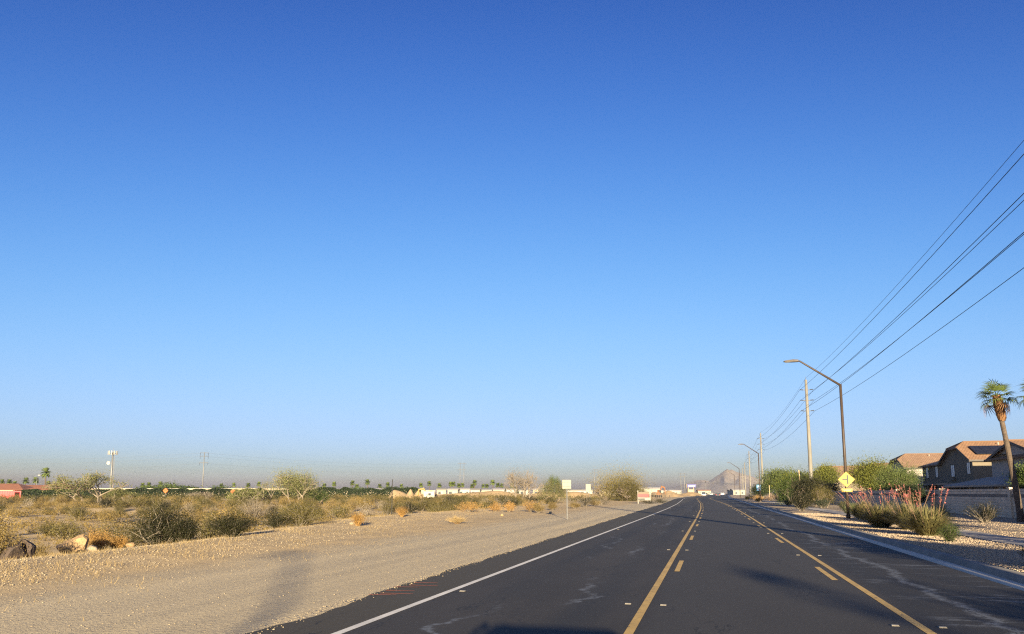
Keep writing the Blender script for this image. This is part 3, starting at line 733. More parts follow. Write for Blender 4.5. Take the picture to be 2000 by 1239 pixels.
for k, pts in enumerate(wires):
    path = []
    for a, b in zip(pts[:-1], pts[1:]):
        for i in range(20):
            u = i / 20; q = a.lerp(b, u); q.z -= (1.15 if k else 1.35) * 4 * u * (1 - u); path.append(q)
    path.append(pts[-1])
    tag(MB().tube(path, .014 if k == 0 else .020, 5, False).build('power_line', M['wire'], None, True), wl[k], 'wire', 'overhead power lines')

# ------------------------------------------------------------------ street lamps, signs, stakes
def lamp(y, label):
    x = 8.53 + float(cY(y)); p = empty('street_lamp', (x, y, .12)); tag(p, label, 'street lamp', 'street lamps along the right kerb')
    MB().box(-.2, .2, -.2, .2, -.1, .05).build('base_plate', M['concrete'], p, bevel=.02)
    MB().tube([(0, 0, .05), (0, 0, 8.85)], [.10, .085], 10).tube([(0, 0, .05), (0, 0, .3)], .14, 10).build('post', M['bronze'], p, True)
    ar = MB(); ar.tube([(0, 0, 8.78), (-2.45, 0, 10.5), (-2.62, 0, 10.53)], [.075, .055, .05], 8); ar.build('arm', M['bronze'], p, True)
    hd = MB(); hd.prism([(-2.55, 10.60), (-2.9, 10.63), (-3.35, 10.58), (-3.5, 10.54), (-3.5, 10.50), (-2.9, 10.46), (-2.55, 10.47)], 1, -.16, .16)
    hh = hd.build('lamp_head', M['bronze'], p, bevel=.015); MB().box(-3.4, -2.95, -.12, .12, 10.455, 10.475).build('lens', M['trim_white'], hh)
    return p
l1 = lamp(54.4, 'nearest brown street lamp carrying the yellow intersection sign')
lamp(148, 'second brown street lamp, beside the blue sign'); lamp(241, 'third brown street lamp in front of the mountain'); lamp(335, 'fourth and farthest brown street lamp before the mountain'); lamp(-41, 'brown street lamp standing behind the viewpoint')
def bars(root, rows, mat, y, name='lettering'):
    b = MB()
    for (x0, x1, z0, z1) in rows: b.box(x0, x1, y - .004, y, z0, z1)
    return b.build(name, mat, root)
sg = empty('warning_sign', (8.53, 54.4 - .12, .12)); tag(sg, 'yellow diamond sign with black side road symbol on the street lamp', 'sign')
sz = 2.56
d = .515; MB().prism([(0, sz - d), (d, sz), (0, sz + d), (-d, sz)], 1, -.02, -.0).build('panel', M['sign_yellow'], sg, bevel=.008)
bd = MB()
for a, b in (((0, -1), (1, 0)), ((1, 0), (0, 1)), ((0, 1), (-1, 0)), ((-1, 0), (0, -1))):
    k = d * .93; k2 = d * .905; bd.add([(a[0] * k, -.024, sz + a[1] * k), (b[0] * k, -.024, sz + b[1] * k), (b[0] * k2, -.024, sz + b[1] * k2), (a[0] * k2, -.024, sz + a[1] * k2)], [(0, 1, 2, 3)])
bd.build('border', M['sign_black'], sg)
MB().box(.02, .115, -.026, -.021, sz - .29, sz + .29).box(-.25, .02, -.026, -.021, sz - .035, sz + .04).build('road_symbol', M['sign_black'], sg)
pl = MB().box(-.32, .32, -.02, 0, sz - .80, sz - .585).build('name_plate', M['sign_yellow'], sg, bevel=.006)
bars(pl, [(-.24 + k * .062, -.20 + k * .062, sz - .735, sz - .65) for k in range(8)], M['sign_back'], -.0215)
MB().box(-.06, .06, 0, .05, sz - .75, sz + .4).build('bracket', M['black'], sg)
x, y = 8.6, 153.; bs_ = empty('blue_sign', (x, y, .14)); tag(bs_, 'light blue rectangular sign on a dark post beside the right kerb', 'sign')
MB().tube([(0, .03, -.1), (0, .03, 3.0)], .045, 8).build('post', M['black'], bs_)
bp = MB().box(-.37, .37, -.02, 0, 2.0, 3.12).build('panel', M['sign_blue'], bs_, bevel=.01)
bars(bp, [(-.27, .27, 2.86, 2.93), (-.27, .27, 2.70, 2.75), (-.22, .22, 2.30, 2.35), (-.25, .25, 2.18, 2.23), (-.14, .14, 2.42, 2.62)], M['sign_white'], -.021)
def back_sign(px, depth, top, w_, h_, label, two=False):
    x, y = spot(px, depth); z = H(x, y); r = empty('road_sign', (x, y, z), 0); tag(r, label, 'sign')
    for xx in ((-w_ * .3, w_ * .3) if two else (0,)): MB().tube([(xx, .05, -.2), (xx, .05, top - .05)], .04, 6).build('post', M['galv'], r)
    MB().box(-w_ / 2, w_ / 2, -.012, .012, top - h_, top).build('panel', M['sign_back'], r, bevel=.006)
    MB().box(-w_ * .45, w_ * .45, -.03, -.012, top - h_ * .3, top - h_ * .24).box(-w_ * .45, w_ * .45, -.03, -.012, top - h_ * .76, top - h_ * .7).build('brace', M['galv'], r)
    return r
back_sign(1107, 54.5, 2.75, .62, .62, 'square road sign seen from its bare back on the left shoulder')
back_sign(1149, 150., 3.3, .95, 1.25, 'tall pale sign back standing among shrubs left of the golden tree', True)
def stake(px, depth, h, lean, label):
    x, y = spot(px, depth); r = MB().box(-.05, .05, -.05, .05, -.2, h); o = r.build('tree_stake', M['wood'], None, bevel=.01); o.location = (x, y, H(x, y)); o.rotation_euler = (0, lean, 0); tag(o, label, 'stake', 'wooden tree stakes'); return o
stake(1566, 100, 4.6, -.05, 'tallest leaning wooden tree stake beside the dark shrubs'); stake(1580, 102, 3.1, -.03, 'short wooden stake between the tall stake and nearest utility pole'); stake(1503, 165, 3.2, 0, 'thin wooden stake in front of the round green tree')
x, y = spot(766, 60); tp = empty('fence_post', (x, y, H(x, y))); tag(tp, 'lone thin dark steel post standing in the desert scrub', 'post')
MB().box(-.03, .03, -.004, .004, -.2, 2.75).box(-.004, .004, -.03, .0, -.2, 2.75).build('shaft', M['black'], tp)
MB().box(-.05, .05, .005, .012, .1, .3).build('anchor_plate', M['black'], tp)

# ------------------------------------------------------------------ right verge planting
K = 'shrubs on the right verge'
palm('fan palm with orange frond sleeve in front of the block wall', 17.45, 51.5, 8.0, None, 3, 23, (-.6, .3), .98, 1.4, .14)
palm('second fan palm cut off by the right edge of the picture', 17.75, 49.4, 7.8, None, 5, 23, (.55, .2), .98, 1.4, .14)
tree('garden_tree', 'leafy green tree at the right edge behind the palm', 24.2, 66, 5.6, 4.2, 'green', 21, n=7000, leaf=.14, spread=.9, levels=4)
def red_yucca(label, x, y, h, wd, seed, stalks, lean=-.3):
    r = random.Random(seed); root = empty('red_yucca', (x, y, H(x, y))); blades = []; F = []
    for k in range(1000):
        a = r.uniform(0, 2 * math.pi); t = r.random()**.5; L = h * r.uniform(.8, 1.3); d = Vector((math.cos(a), math.sin(a), 0)); n = Vector((-d.y, d.x, 0)) * .015
        b0 = d * r.uniform(0, .22) * wd * .5; e = d * t * wd * .5; zt = L * (1 - .62 * t * t)
        p = [b0, b0.lerp(e, .5) + Vector((0, 0, zt * .72)), e + Vector((0, 0, zt))]; i = len(blades)
        blades += [p[0] - n, p[0] + n, p[1] + n, p[1] - n, p[2] + n * .2, p[2] - n * .2]; F += [(i, i + 1, i + 2, i + 3), (i + 3, i + 2, i + 4, i + 5)]
    link('leaves', npmesh('leaves', [tuple(v) for v in blades], F, M['yucca']), root)
    for k in range(stalks):
        a = r.uniform(0, 2 * math.pi); t = r.uniform(.1, .75); b0 = Vector((math.cos(a), math.sin(a), 0)) * .1 * wd; L = h * r.uniform(1.5, 2.05)
        e = b0 + Vector((math.cos(a) * t * wd * .5 + lean * L * .45, math.sin(a) * t * wd * .4, L)); c = b0.lerp(e, .5) + Vector((-lean * .1, 0, .12))
        mb = MB(); mb.tube([b0, c, e], [.009, .007, .004], 4, False); st = mb.build('flower_stalk', M['yucca_stalk'], root)
        P = []
        for q in range(20):
            u = r.uniform(.72, 1.0); w_ = c.lerp(e, (u - .5) * 2); P.append((w_.x + r.gauss(0, .018), w_.y + r.gauss(0, .018), w_.z + r.gauss(0, .02)))
        V, Fq = leaf_quads(P, .058, 1.9, seed=seed * 50 + k); link('flowers', npmesh('flowers', V, Fq, M['pink'] if r.random() < .8 else M['yucca_stalk']), st)['kind'] = 'stuff'
    return tag(root, label, 'red yucca', 'red yucca clumps on the right verge')
red_yucca('farthest red yucca clump, behind the street lamp base', 9.3, 53.5, 1.0, 2.8, 1, 14, -.45)
red_yucca('red yucca clump left of the biggest one, leaning pink stalks', 8.05, 41.8, 1.0, 3.0, 2, 18, -.5)
red_yucca('red yucca clump in the middle with many pink flower stalks', 8.75, 39.2, 1.05, 3.0, 3, 20, -.2)
red_yucca('biggest nearest red yucca clump beside the small green bush', 8.35, 34.4, 1.0, 3.0, 4, 17, -.05)
shrub('round_bush', 'small bright green bush at the near end of the yuccas', 'bush', 8.0, 30.3, .62, .8, 'green', 31, 5000, .035, flat=.7, core=.1)
shrub('box_shrub', 'clipped dark shrub at the right edge of the picture', 'bush', 7.2, 20.6, .52, .72, 'dkgreen', 32, 7000, .03, flat=.3, core=.05)
shrub('round_bush', 'green shrub behind the biggest red yucca', 'bush', 10.9, 42.5, 1.15, 1.5, 'green', 33, 4500, .05)
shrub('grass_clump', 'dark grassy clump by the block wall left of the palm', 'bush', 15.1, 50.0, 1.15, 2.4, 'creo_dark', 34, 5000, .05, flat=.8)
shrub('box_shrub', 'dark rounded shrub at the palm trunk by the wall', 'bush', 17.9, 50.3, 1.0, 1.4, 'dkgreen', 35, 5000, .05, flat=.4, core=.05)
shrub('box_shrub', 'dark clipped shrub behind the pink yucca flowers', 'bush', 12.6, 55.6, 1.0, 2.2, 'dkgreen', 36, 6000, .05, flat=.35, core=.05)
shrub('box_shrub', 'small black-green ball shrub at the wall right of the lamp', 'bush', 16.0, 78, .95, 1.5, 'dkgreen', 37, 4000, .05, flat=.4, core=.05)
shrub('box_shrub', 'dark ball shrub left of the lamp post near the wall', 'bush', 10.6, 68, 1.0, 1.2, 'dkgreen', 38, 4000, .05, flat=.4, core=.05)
shrub('round_bush', 'grey green bush just left of the lamp post', 'bush', 10.3, 63.5, .9, 1.5, 'willow', 39, 4000, .05)
shrub('box_shrub', 'low dark shrub beside the nearest utility pole', 'bush', 11.6, 90, 1.0, 1.9, 'dkgreen', 40, 4000, .06, flat=.4)
red = shrub('desert_spoon', 'spiky grey green clump near the kerb below the stakes', 'bush', 7.9, 75, 1.55, 2.1, 'creo_dark', 41, 4500, .09, flat=.6)
tree('garden_tree', 'dark green glossy tree in front of the block wall', 17.6, 78, 3.1, 2.9, 'dkgreen', 22, n=13600, leaf=0.138, fill=.6, spread=.9, clump=.5, first=.2)
tree('garden_tree', 'feathery pale green tree leaning over the block wall', 21.6, 103, 6.25, 5.27, 'willow', 23, n=27200, leaf=0.125, fill=.6, spread=.72, clump=.75, first=.22)
tree('garden_tree', 'broad yellow green citrus tree behind the wall, right of the sign', 23.4, 126, 8.14, 6.2, 'citrus', 24, n=25500, leaf=0.200, fill=.6, spread=.72, clump=.7, first=.2)
tree('garden_tree', 'yellow green citrus tree behind the wall, left of the sign', 20.9, 165, 8.85, 5.4, 'citrus', 25, n=25500, leaf=0.250, fill=.6, spread=.72, clump=.6, first=.22)
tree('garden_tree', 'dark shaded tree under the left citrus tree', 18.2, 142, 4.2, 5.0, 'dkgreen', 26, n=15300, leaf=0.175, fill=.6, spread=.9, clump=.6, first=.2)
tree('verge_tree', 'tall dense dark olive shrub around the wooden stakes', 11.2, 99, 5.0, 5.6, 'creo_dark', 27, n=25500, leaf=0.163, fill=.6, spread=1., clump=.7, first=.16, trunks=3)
tree('verge_tree', 'dense olive shrub left of the tall stake', 10.9, 114, 6.16, 4.76, 'green', 28, n=20400, leaf=0.163, fill=.6, spread=.72, clump=.7, first=.16, trunks=3)
tree('verge_tree', 'loose olive shrub at the foot of the nearest utility pole', 11.9, 92, 3.4, 2.8, 'creo', 29, n=6000, leaf=.11, spread=1., clump=.6, first=.16, trunks=3)
tree('verge_tree', 'round mid green tree behind the second utility pole', 14.2, 180, 8.14, 7.65, 'willow', 30, n=23800, leaf=0.237, fill=.6, spread=.72, clump=.7, first=.2)
tree('verge_tree', 'green tree between the blue sign and the dense shrubs', 14.2, 140, 6.16, 5.61, 'citrus', 42, n=20400, leaf=0.213, fill=.6, spread=.72, clump=.7, first=.2)
tree('verge_tree', 'dark green tree just left of the blue sign', 12.4, 214, 4.9, 4.6, 'dkgreen', 43, n=15300, leaf=0.225, fill=.6, spread=.9, clump=.7, first=.2)
for k, (x, y, h, wd, mm, lab) in enumerate([(9.3, 168, 1.2, 4.0, 'tumble', 'tan ornamental grass left of the blue sign'), (11.8, 166, 1.5, 3.4, 'yucca_stalk', 'rosy ornamental grass right of the blue sign'), (8.4, 150, .7, 2.0, 'creo_dark', 'low dark shrub at the foot of the blue sign'),
        (12.5, 155, 1.2, 3.0, 'creo_dark', 'dark mound shrub at the foot of the second utility pole'), (9.9, 206, 1.3, 4.0, 'creo', 'olive bush on the verge before the distant lamp'), (8.0, 190, .8, 1.2, 'creo_dark', 'small dark bush near the distant kerb'),
        (9.5, 106, .9, 2.2, 'green', 'low green bush in front of the dense olive shrub'), (12.8, 84, .9, 1.8, 'creo', 'olive bush between sidewalk and wall before the dense shrubs')]):
    shrub('verge_bush', lab, 'bush', x, y, h, wd, mm, 60 + k, 2600, .08, group=K)
# trees standing beside and behind the viewpoint on the same verge
for k, (x, y, h, wd, lab) in enumerate([(13.4, -24, 4.9, 5, 'fourth'), (12.6, -9, 5.0, 5, 'third'), (12.9, 5.5, 5.2, 5, 'second'), (12.2, -42, 4.8, 5, 'fifth'), (15.9, 31.5, 5.2, 4.2, 'first')]):
    tree('verge_tree', 'verge tree beside the viewpoint, %s counted backwards from the palms' % lab, x, y, h, wd, 'citrus', 80 + k, n=11000, leaf=.18, clump=.6, first=.26)

for k, (x, y, h) in enumerate([(11.9, 29.5, 1.5), (11.6, 25.5, 1.6), (9.0, 20.2, 1.1), (11.7, 20.5, 1.7), (8.6, 16.5, 1.0)]):
    shrub('box_shrub', 'clipped verge shrub beside the viewpoint, %s from the palms' % ('first', 'second', 'third', 'fourth', 'fifth')[k], 'bush', x, y, h, 1.8, 'dkgreen', 90 + k, 5000, .05, flat=.3, core=.05)
palm('fan palm beside the viewpoint whose crown shades the turn lane', 15.6, -31, 8.2, None, 7, 12, (-.2, .2), .75, 0, .10)
# ------------------------------------------------------------------ left desert: trees
def at(px, depth): return spot(px, depth)
x, y = at(178, 128); t1 = tree('mesquite_tree', 'leaning multi-trunk mesquite tree with open crown below the cell tower', x, y, 7.3, 14., 'mesq', 51, 'bark_pale', 5200, .17, .42, trunks=4, lean=(.35, .1), levels=3, first=.34, trunk_r=.024, spread=.95, wob=.5, split=3)
x, y = at(236, 150); tree('mesquite_tree', 'pale green mesquite just right of the leaning mesquite', x, y, 3.7, 6.0, 'mesq', 52, 'bark_pale', 5000, .17, .5, trunks=3, levels=3, first=.25)
x, y = at(581, 138); tree('mesquite_tree', 'full rounded mesquite tree left of the picture centre', x, y, 7.4, 11.0, 'mesq', 53, 'bark_pale', 15000, .18, .8, fill=.5, trunks=3, lean=(-.2, 0), levels=4, first=.27, trunk_r=.024, spread=.9)
x, y = at(521, 150); tree('mesquite_tree', 'sparse see-through mesquite beside the full rounded one', x, y, 5.2, 5.0, 'mesq', 54, 'bark_pale', 1500, .17, .5, trunks=2, levels=3, first=.3, spread=.7)
x, y = at(478, 120); tree('mesquite_tree', 'low pale mesquite clump left of the grey dead shrub', x, y, 3.3, 6.5, 'mesq', 55, 'bark_pale', 6000, .15, .6, trunks=4, levels=3, first=.22, spread=1.1)
x, y = at(618, 140); tree('mesquite_tree', 'small green tree at the right foot of the rounded mesquite', x, y, 3.4, 4.6, 'green', 56, 'bark', 5000, .15, .6, trunks=3, levels=3, first=.2)
x, y = at(395, 150); tree('mesquite_tree', 'grey leafless shrub below the steel transmission pole', x, y, 3.0, 6.2, 'twig', 57, 'twig', 1500, .12, .5, trunks=6, levels=3, first=.25, spread=.8, trunk_r=.016)
x, y = at(1020, 165); tree('bare_tree', 'nearly bare grey tree with fine upright branches', x, y, 9.4, 9.6, 'twig', 58, 'bark_pale', 9000, .15, .9, trunks=5, fill=.5, levels=4, first=.24, spread=.62, trunk_r=.020, split=3)
x, y = at(1078, 170); tree('desert_tree', 'pointed green tree right of the bare grey tree', x, y, 6.8, 7.8, 'mesq', 59, 'bark', 13000, .17, .8, fill=.6, trunks=2, levels=4, first=.22, spread=.7)
x, y = at(1083, 172); tree('desert_tree', 'narrow dark green treetop inside the pointed tree', x, y, 7.8, 3.2, 'green', 60, 'bark', 5000, .16, .5, levels=4, first=.25, spread=.55)
x, y = at(1207, 178); tree('desert_tree', 'large rounded golden tree at the left of the road', x, y, 9.2, 12.5, 'rust', 61, 'bark', 30000, .19, .9, trunks=5, levels=4, first=.13, fill=.7, spread=.95, trunk_r=.02)
x, y = at(1228, 172); tree('desert_tree', 'olive green tree in front of the golden tree', x, y, 6.6, 8.0, 'creo', 62, 'bark', 16000, .17, .9, trunks=4, levels=4, first=.12, fill=.7, spread=.95)

# ------------------------------------------------------------------ left desert: shrubs one can single out
def dshrub(name, lab, px, depth, h, wd, mm, seed, leaves=5200, leaf=.045, **kw):
    x, y = spot(px, depth); return shrub(name, lab, 'bush', x, y, h, wd, mm, seed, leaves, leaf, **kw)
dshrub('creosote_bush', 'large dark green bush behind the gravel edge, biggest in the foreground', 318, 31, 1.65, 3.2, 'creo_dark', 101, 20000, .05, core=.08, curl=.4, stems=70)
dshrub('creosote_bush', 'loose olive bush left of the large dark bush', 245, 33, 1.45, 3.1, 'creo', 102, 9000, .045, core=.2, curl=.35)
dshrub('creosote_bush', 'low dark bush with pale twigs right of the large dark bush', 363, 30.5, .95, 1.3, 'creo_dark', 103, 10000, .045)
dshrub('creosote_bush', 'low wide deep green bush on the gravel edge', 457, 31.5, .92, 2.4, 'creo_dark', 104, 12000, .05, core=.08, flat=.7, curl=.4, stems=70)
dshrub('creosote_bush', 'broad olive green bush right of the low deep green one', 588, 42, 1.35, 3.6, 'creo', 105, 13000, .05, core=.1, curl=.35, stems=70)
dshrub('creosote_bush', 'dark lower skirt bush under the broad olive bush', 540, 41, .95, 2.2, 'creo_dark', 106, 6000, .05)
dshrub('tumbleweed', 'golden orange dry bush beside the tan boulder', 203, 27.6, .80, 1.25, 'tumble', 107, 12000, .03, core=.05, flat=.6, stemm='tumble')
dshrub('tumbleweed', 'small golden dry bush right of the larger golden one', 236, 28, .55, .8, 'tumble', 108, 6000, .03, core=.05, flat=.6, stemm='tumble')
dshrub('creosote_bush', 'small pale yellow green bush above the dark boulder', 86, 28, .75, 1.1, 'creo_dry', 109, 5000, .035)
dshrub('creosote_bush', 'yellow green bush at the left edge beside the dark boulder', 4, 22, 1.0, 1.7, 'creo_dry', 110, 7000, .04)
dshrub('dead_shrub', 'grey leafless thorny shrub below the sparse mesquite', 500, 70, 2.1, 4.2, 'twig', 111, 3500, .05, stems=120)
dshrub('tumbleweed', 'round straw coloured tuft near the lone post, left one', 700, 43, .75, .95, 'tumble', 112, 4000, .035, stemm='tumble', flat=.6)
dshrub('tumbleweed', 'straw tuft just right of the lone post', 786, 57, .75, 1.0, 'tumble', 113, 4000, .035, stemm='tumble', flat=.6)
dshrub('creosote_bush', 'dark bush at the foot of the lone post', 762, 62, 1.4, 2.6, 'creo', 114, 6000, .05)
dshrub('tumbleweed', 'flat straw tuft on the gravel shoulder', 893, 47, .42, 1.6, 'drygrass', 115, 3500, .035, stemm='tumble', flat=.6)
for k, (px, dp, h, wd, mm, lab) in enumerate([(918, 72, .95, 3.6, 'tumble', 'long golden brush clump below the creosote row'), (968, 76, .9, 1.7, 'tumble', 'golden tuft at the middle of the creosote row'), (994, 75, 1.0, 1.6, 'tumble', 'brown gold tuft right of the middle tuft'), (1036, 76, 1.2, 2.2, 'tumble', 'golden green mound left of the square sign'), (1051, 72, 1.0, 1.4, 'creo_dry', 'pale green tuft left of the square sign'),
        (1079, 84, .85, 1.4, 'creo_dry', 'pale green tuft behind the square sign'), (1122, 92, .8, 1.8, 'creo_dry', 'pale green tuft right of the square sign'), (1160, 110, .9, 2.6, 'creo_dry', 'light green tuft before the golden tree'), (1142, 104, 1.5, 3.2, 'creo_dark', 'dark bush left of the golden tree'), (1176, 118, 1.5, 4.4, 'creo_dark', 'dark low bush in front of the golden tree'),
        (1268, 128, .6, 4.2, 'creo_dark', 'flat dark brush below the red sign'), (1290, 136, .8, 4.4, 'creo_dark', 'dark brush right of the red sign')]):
    dshrub('dry_bush', lab, px, dp, h, wd, mm, 130 + k, 3600, .055)
# the creosote field: six kinds of shrub, each copy its own object
protos = []
for k, (mm, st, lv, core, flat) in enumerate([('creo', 34, 2300, .2, 1.), ('creo', 40, 2600, .15, .8), ('creo_dry', 34, 1900, .25, 1.), ('creo_dark', 40, 2600, .12, .8), ('creo_dry', 44, 1300, .3, 1.), ('creo', 30, 1800, .25, 1.1), ('twig', 50, 500, .3, 1.)]):
    mb, pts = bush_parts(200 + k, 1., 1.55, st, lv, core=core, flat=flat); V, F = leaf_quads(pts, .062, seed=300 + k)
    protos.append(two_mat_mesh('creosote_bush', mb, M['twig'], V, F, M[mm]))
r = random.Random(11); placed = []; tries = 0; NB = 285
while len(placed) < NB and tries < 20000:
    tries += 1
    dp = 36 + 130 * r.random()**.9; px = r.uniform(-30, 1180)
    x, y = spot(px, dp)
    if x > edgeX(y) - 1.2 - (2.5 if y > 45 else 0): continue
    if vnoise(x / 14 + 3, y / 14) < .33 and dp < 110: continue
    h = r.uniform(.75, 1.5) * (1 + .2 * (dp > 90))
    if any((x - a)**2 + (y - b)**2 < (.62 * (h + c))**2 * 1.1 for a, b, c in placed): continue
    placed.append((x, y, h)); k = r.choice([0, 0, 1, 1, 2, 2, 3, 4, 4, 5, 6])
    o = link('creosote_bush', protos[k]); o.location = (x, y, H(x, y) - .03); o.scale = (h * r.uniform(.9, 1.25),) * 2 + (h,); o.rotation_euler = (0, 0, r.uniform(0, 6.28))
    lk = ('leafy olive creosote bush', 'leafy olive creosote bush', 'dry yellowish creosote bush', 'dark green creosote bush', 'thin straw toned creosote bush', 'loose olive creosote bush', 'grey leafless shrub')[k]
    zn = 'nearest belt just behind the gravel edge' if dp < 60 else ('middle belt of the desert lot' if dp < 105 else 'far belt before the hedges')
    sd_ = 'left of the leaning mesquite' if px < 180 else ('below the transmission pole' if px < 480 else ('around the rounded mesquite' if px < 720 else 'towards the square sign'))
    tag(o, '%s, %s, %s' % (lk, zn, sd_), 'bush', 'creosote bushes on the desert lot')
# row of creosote behind the shoulder, right of the lone post
for k in range(34):
    px = 800 + k * 9.2 + r.uniform(-4, 4); dp = r.uniform(80, 112); x, y = spot(px, dp); h = r.uniform(1.2, 1.7)
    if x > edgeX(y) - 1: continue
    o = link('creosote_bush', protos[r.choice([0, 1, 1, 3, 5])]); o.location = (x, y, H(x, y) - .03); o.scale = (h * 1.15, h * 1.15, h); o.rotation_euler = (0, 0, r.uniform(0, 6.28))
    tag(o, 'green creosote bush in the dense row behind the gravel shoulder', 'bush', 'creosote row behind the gravel shoulder')
# the far scrub beyond reads as one mass
P = []
rr = np.random.default_rng(5)
for k in range(900):
    dp = 160 + 190 * rr.random(); x, y = spot(rr.uniform(-40, 1255), dp)
    if x > edgeX(y) - 6: continue
    h = rr.uniform(.8, 1.6); n = 60; q = rr.normal(size=(n, 3)) * np.array([h * .6, h * .6, h * .3]) + np.array([x, y, H(x, y) + h * .5]); q[:, 2] = np.maximum(q[:, 2], H(x, y)); P.append(q)
V, F = leaf_quads(np.concatenate(P), .28, 1.6, seed=8); tag(link('far_scrub', npmesh('far_scrub', V, F, M['creo'])), 'far olive scrub covering the back of the desert lot', 'scrub', kind='stuff')
P = []
for k in range(4300):
    dp = 34 + 130 * rr.random()**.8; x, y = spot(rr.uniform(-40, 1200), dp)
    if x > edgeX(y) - 1.5 or vnoise(x / 9 + 20, y / 9) < .36: continue
    h = rr.uniform(.2, .75); n = 46; z0 = H(x, y); q = rr.normal(size=(n, 3)) * np.array([h * .62, h * .62, h * .32]) + np.array([x, y, z0 + h * .4]); q[:, 2] = np.maximum(q[:, 2], z0 + .01); P.append(q)
V, F = leaf_quads(np.concatenate(P), .12, 2.6, up=.8, seed=9); tag(link('low_scrub', npmesh('low_scrub', V, F, M['creo_dry'])), 'low dry bursage scrub filling the ground between the creosote bushes', 'scrub', kind='stuff')
# dry grass along the gravel edge
P = []; B = []
for k in range(26000):
    y = 7 + 75 * rr.random()**1.5; x = edgeX(y) + rr.normal() * 2.4 + .6 + (rr.random() < .25) * rr.uniform(0, 4)
    if vnoise(x / 1.4, y / 1.4 + 5) < .52 or x > -8.5: continue
    B.append((x, y))
B = np.array(B); z = hgt(B[:, 0], B[:, 1]); n = len(B); L = .05 + .11 * rr.random(n); d = rr.normal(size=(n, 2)) * .06; a = rr.uniform(0, 6.28, n); ww = .006
V = np.zeros((n, 3, 3)); V[:, 0] = np.stack([B[:, 0] - np.cos(a) * ww, B[:, 1] - np.sin(a) * ww, z - .01], 1); V[:, 1] = np.stack([B[:, 0] + np.cos(a) * ww, B[:, 1] + np.sin(a) * ww, z - .01], 1); V[:, 2] = np.stack([B[:, 0] + d[:, 0], B[:, 1] + d[:, 1], z + L], 1)
tag(link('dry_grass', npmesh('dry_grass', V.reshape(-1, 3), np.arange(3 * n).reshape(n, 3), M['drygrass'])), 'short straw coloured dry grass along the gravel edge', 'grass', kind='stuff')

# ------------------------------------------------------------------ stones and boulders
def stones(name, label, P, S_, mat):
    n = len(P); b = np.array([(1, 0, 0), (-1, 0, 0), (0, 1, 0), (0, -1, 0), (0, 0, 1), (0, 0, -.6)], float)
    f = np.array([(0, 2, 4), (2, 1, 4), (1, 3, 4), (3, 0, 4), (2, 0, 5), (1, 2, 5), (3, 1, 5), (0, 3, 5)])
    a = rr.uniform(0, 6.28, n); V = b[None] * (1 + .5 * (rr.random((n, 6, 1)) - .5)) * S_[:, None, None] * np.stack([1 + .5 * rr.random(n), np.ones(n), .5 + .35 * rr.random(n)], 1)[:, None]
    c, s = np.cos(a)[:, None], np.sin(a)[:, None]; X = V[:, :, 0] * c - V[:, :, 1] * s; Y = V[:, :, 0] * s + V[:, :, 1] * c
    V = np.stack([X + P[:, :1], Y + P[:, 1:2], V[:, :, 2] + P[:, 2:3]], 2)
    F = (f[None] + 6 * np.arange(n)[:, None, None]).reshape(-1, 3)
    return tag(link(name, npmesh(name, V.reshape(-1, 3), F, mat)), label, 'gravel', kind='stuff')
n = 80000; y = 5 + 70 * rr.random(n)**1.7; u = rr.random(n); x = np.where(u < .7, edgeX(y) + 9.5 * rr.random(n)**1.6 - 1.8, np.where(u < .86, -6.3 - 12 * rr.random(n), edgeX(y) - 14 * rr.random(n)**1.5))
s = (.007 + .024 * rr.random(n)**6) * np.where(x < edgeX(y) + 5, 1.15, .62)
keep = (x < -6.4); P = np.stack([x, y, hgt(x, y) + s * .15], 1)[keep]
stones('loose_stones', 'loose tan stones strewn over the left shoulder and bank', P, s[keep], M['stone'])
n = 2600; y = 5 + 60 * rr.random(n)**1.6; x = leftEdge(y) + rr.normal(size=n) * .10 - .08; s = .006 + .012 * rr.random(n)**3
stones('edge_gravel', 'small loose gravel spilled along the left asphalt edge', np.stack([x, y, np.full(n, .004)], 1), s, M['stone'])
n = 26000; y = 14 + 55 * rr.random(n)**1.6; x = 6.42 + 3.0 * rr.random(n); x2 = 11 + 7 * rr.random(n); x = np.where(rr.random(n) < .7, x, x2); s = .014 + .016 * rr.random(n)
stones('landscape_gravel', 'rosy tan landscape gravel on the right verge', np.stack([x, y, hgt(x, y) + s * .2], 1), s, M['stone_r'])
def boulder(label, px, depth, sx, sy, sz, mat, seed, rz=0, sink=.2, tilt=0.):
    b = bmesh.new(); bmesh.ops.create_icosphere(b, subdivisions=3, radius=1); q = random.Random(seed)
    planes = [(Vector((q.gauss(0, 1), q.gauss(0, 1), q.gauss(0, .8))).normalized(), q.uniform(.52, .85)) for _ in range(13)]
    for v in b.verts:
        c = v.co.copy()
        for nn, dd in planes:
            e = c.dot(nn)
            if e > dd: c -= nn * (e - dd)
        v.co = c * (1 + .03 * q.uniform(-1, 1))
    me = bpy.data.meshes.new('boulder'); b.to_mesh(me); b.free(); me.materials.append(mat)
    x, y = spot(px, depth); o = link('boulder', me); o.location = (x, y, H(x, y) + sz * (1 - sink) * .8); o.scale = (sx, sy, sz); o.rotation_euler = (tilt, 0, rz)
    return tag(o, label, 'boulder', 'boulders behind the gravel edge')
boulder('tan sunlit boulder beside the golden dry bush', 151, 25.8, .58, .5, .46, M['rock_tan'], 4, .3)
boulder('boulder with its shade painted dark in the hollow at the far left', 40, 22.2, .42, .45, .40, M['rock_shade'], 5, .5, sink=.45)
boulder('smaller boulder with painted-in shade leaning against the larger one', 62, 22.5, .24, .32, .38, M['rock_shade'], 8, 1.2, tilt=.35)
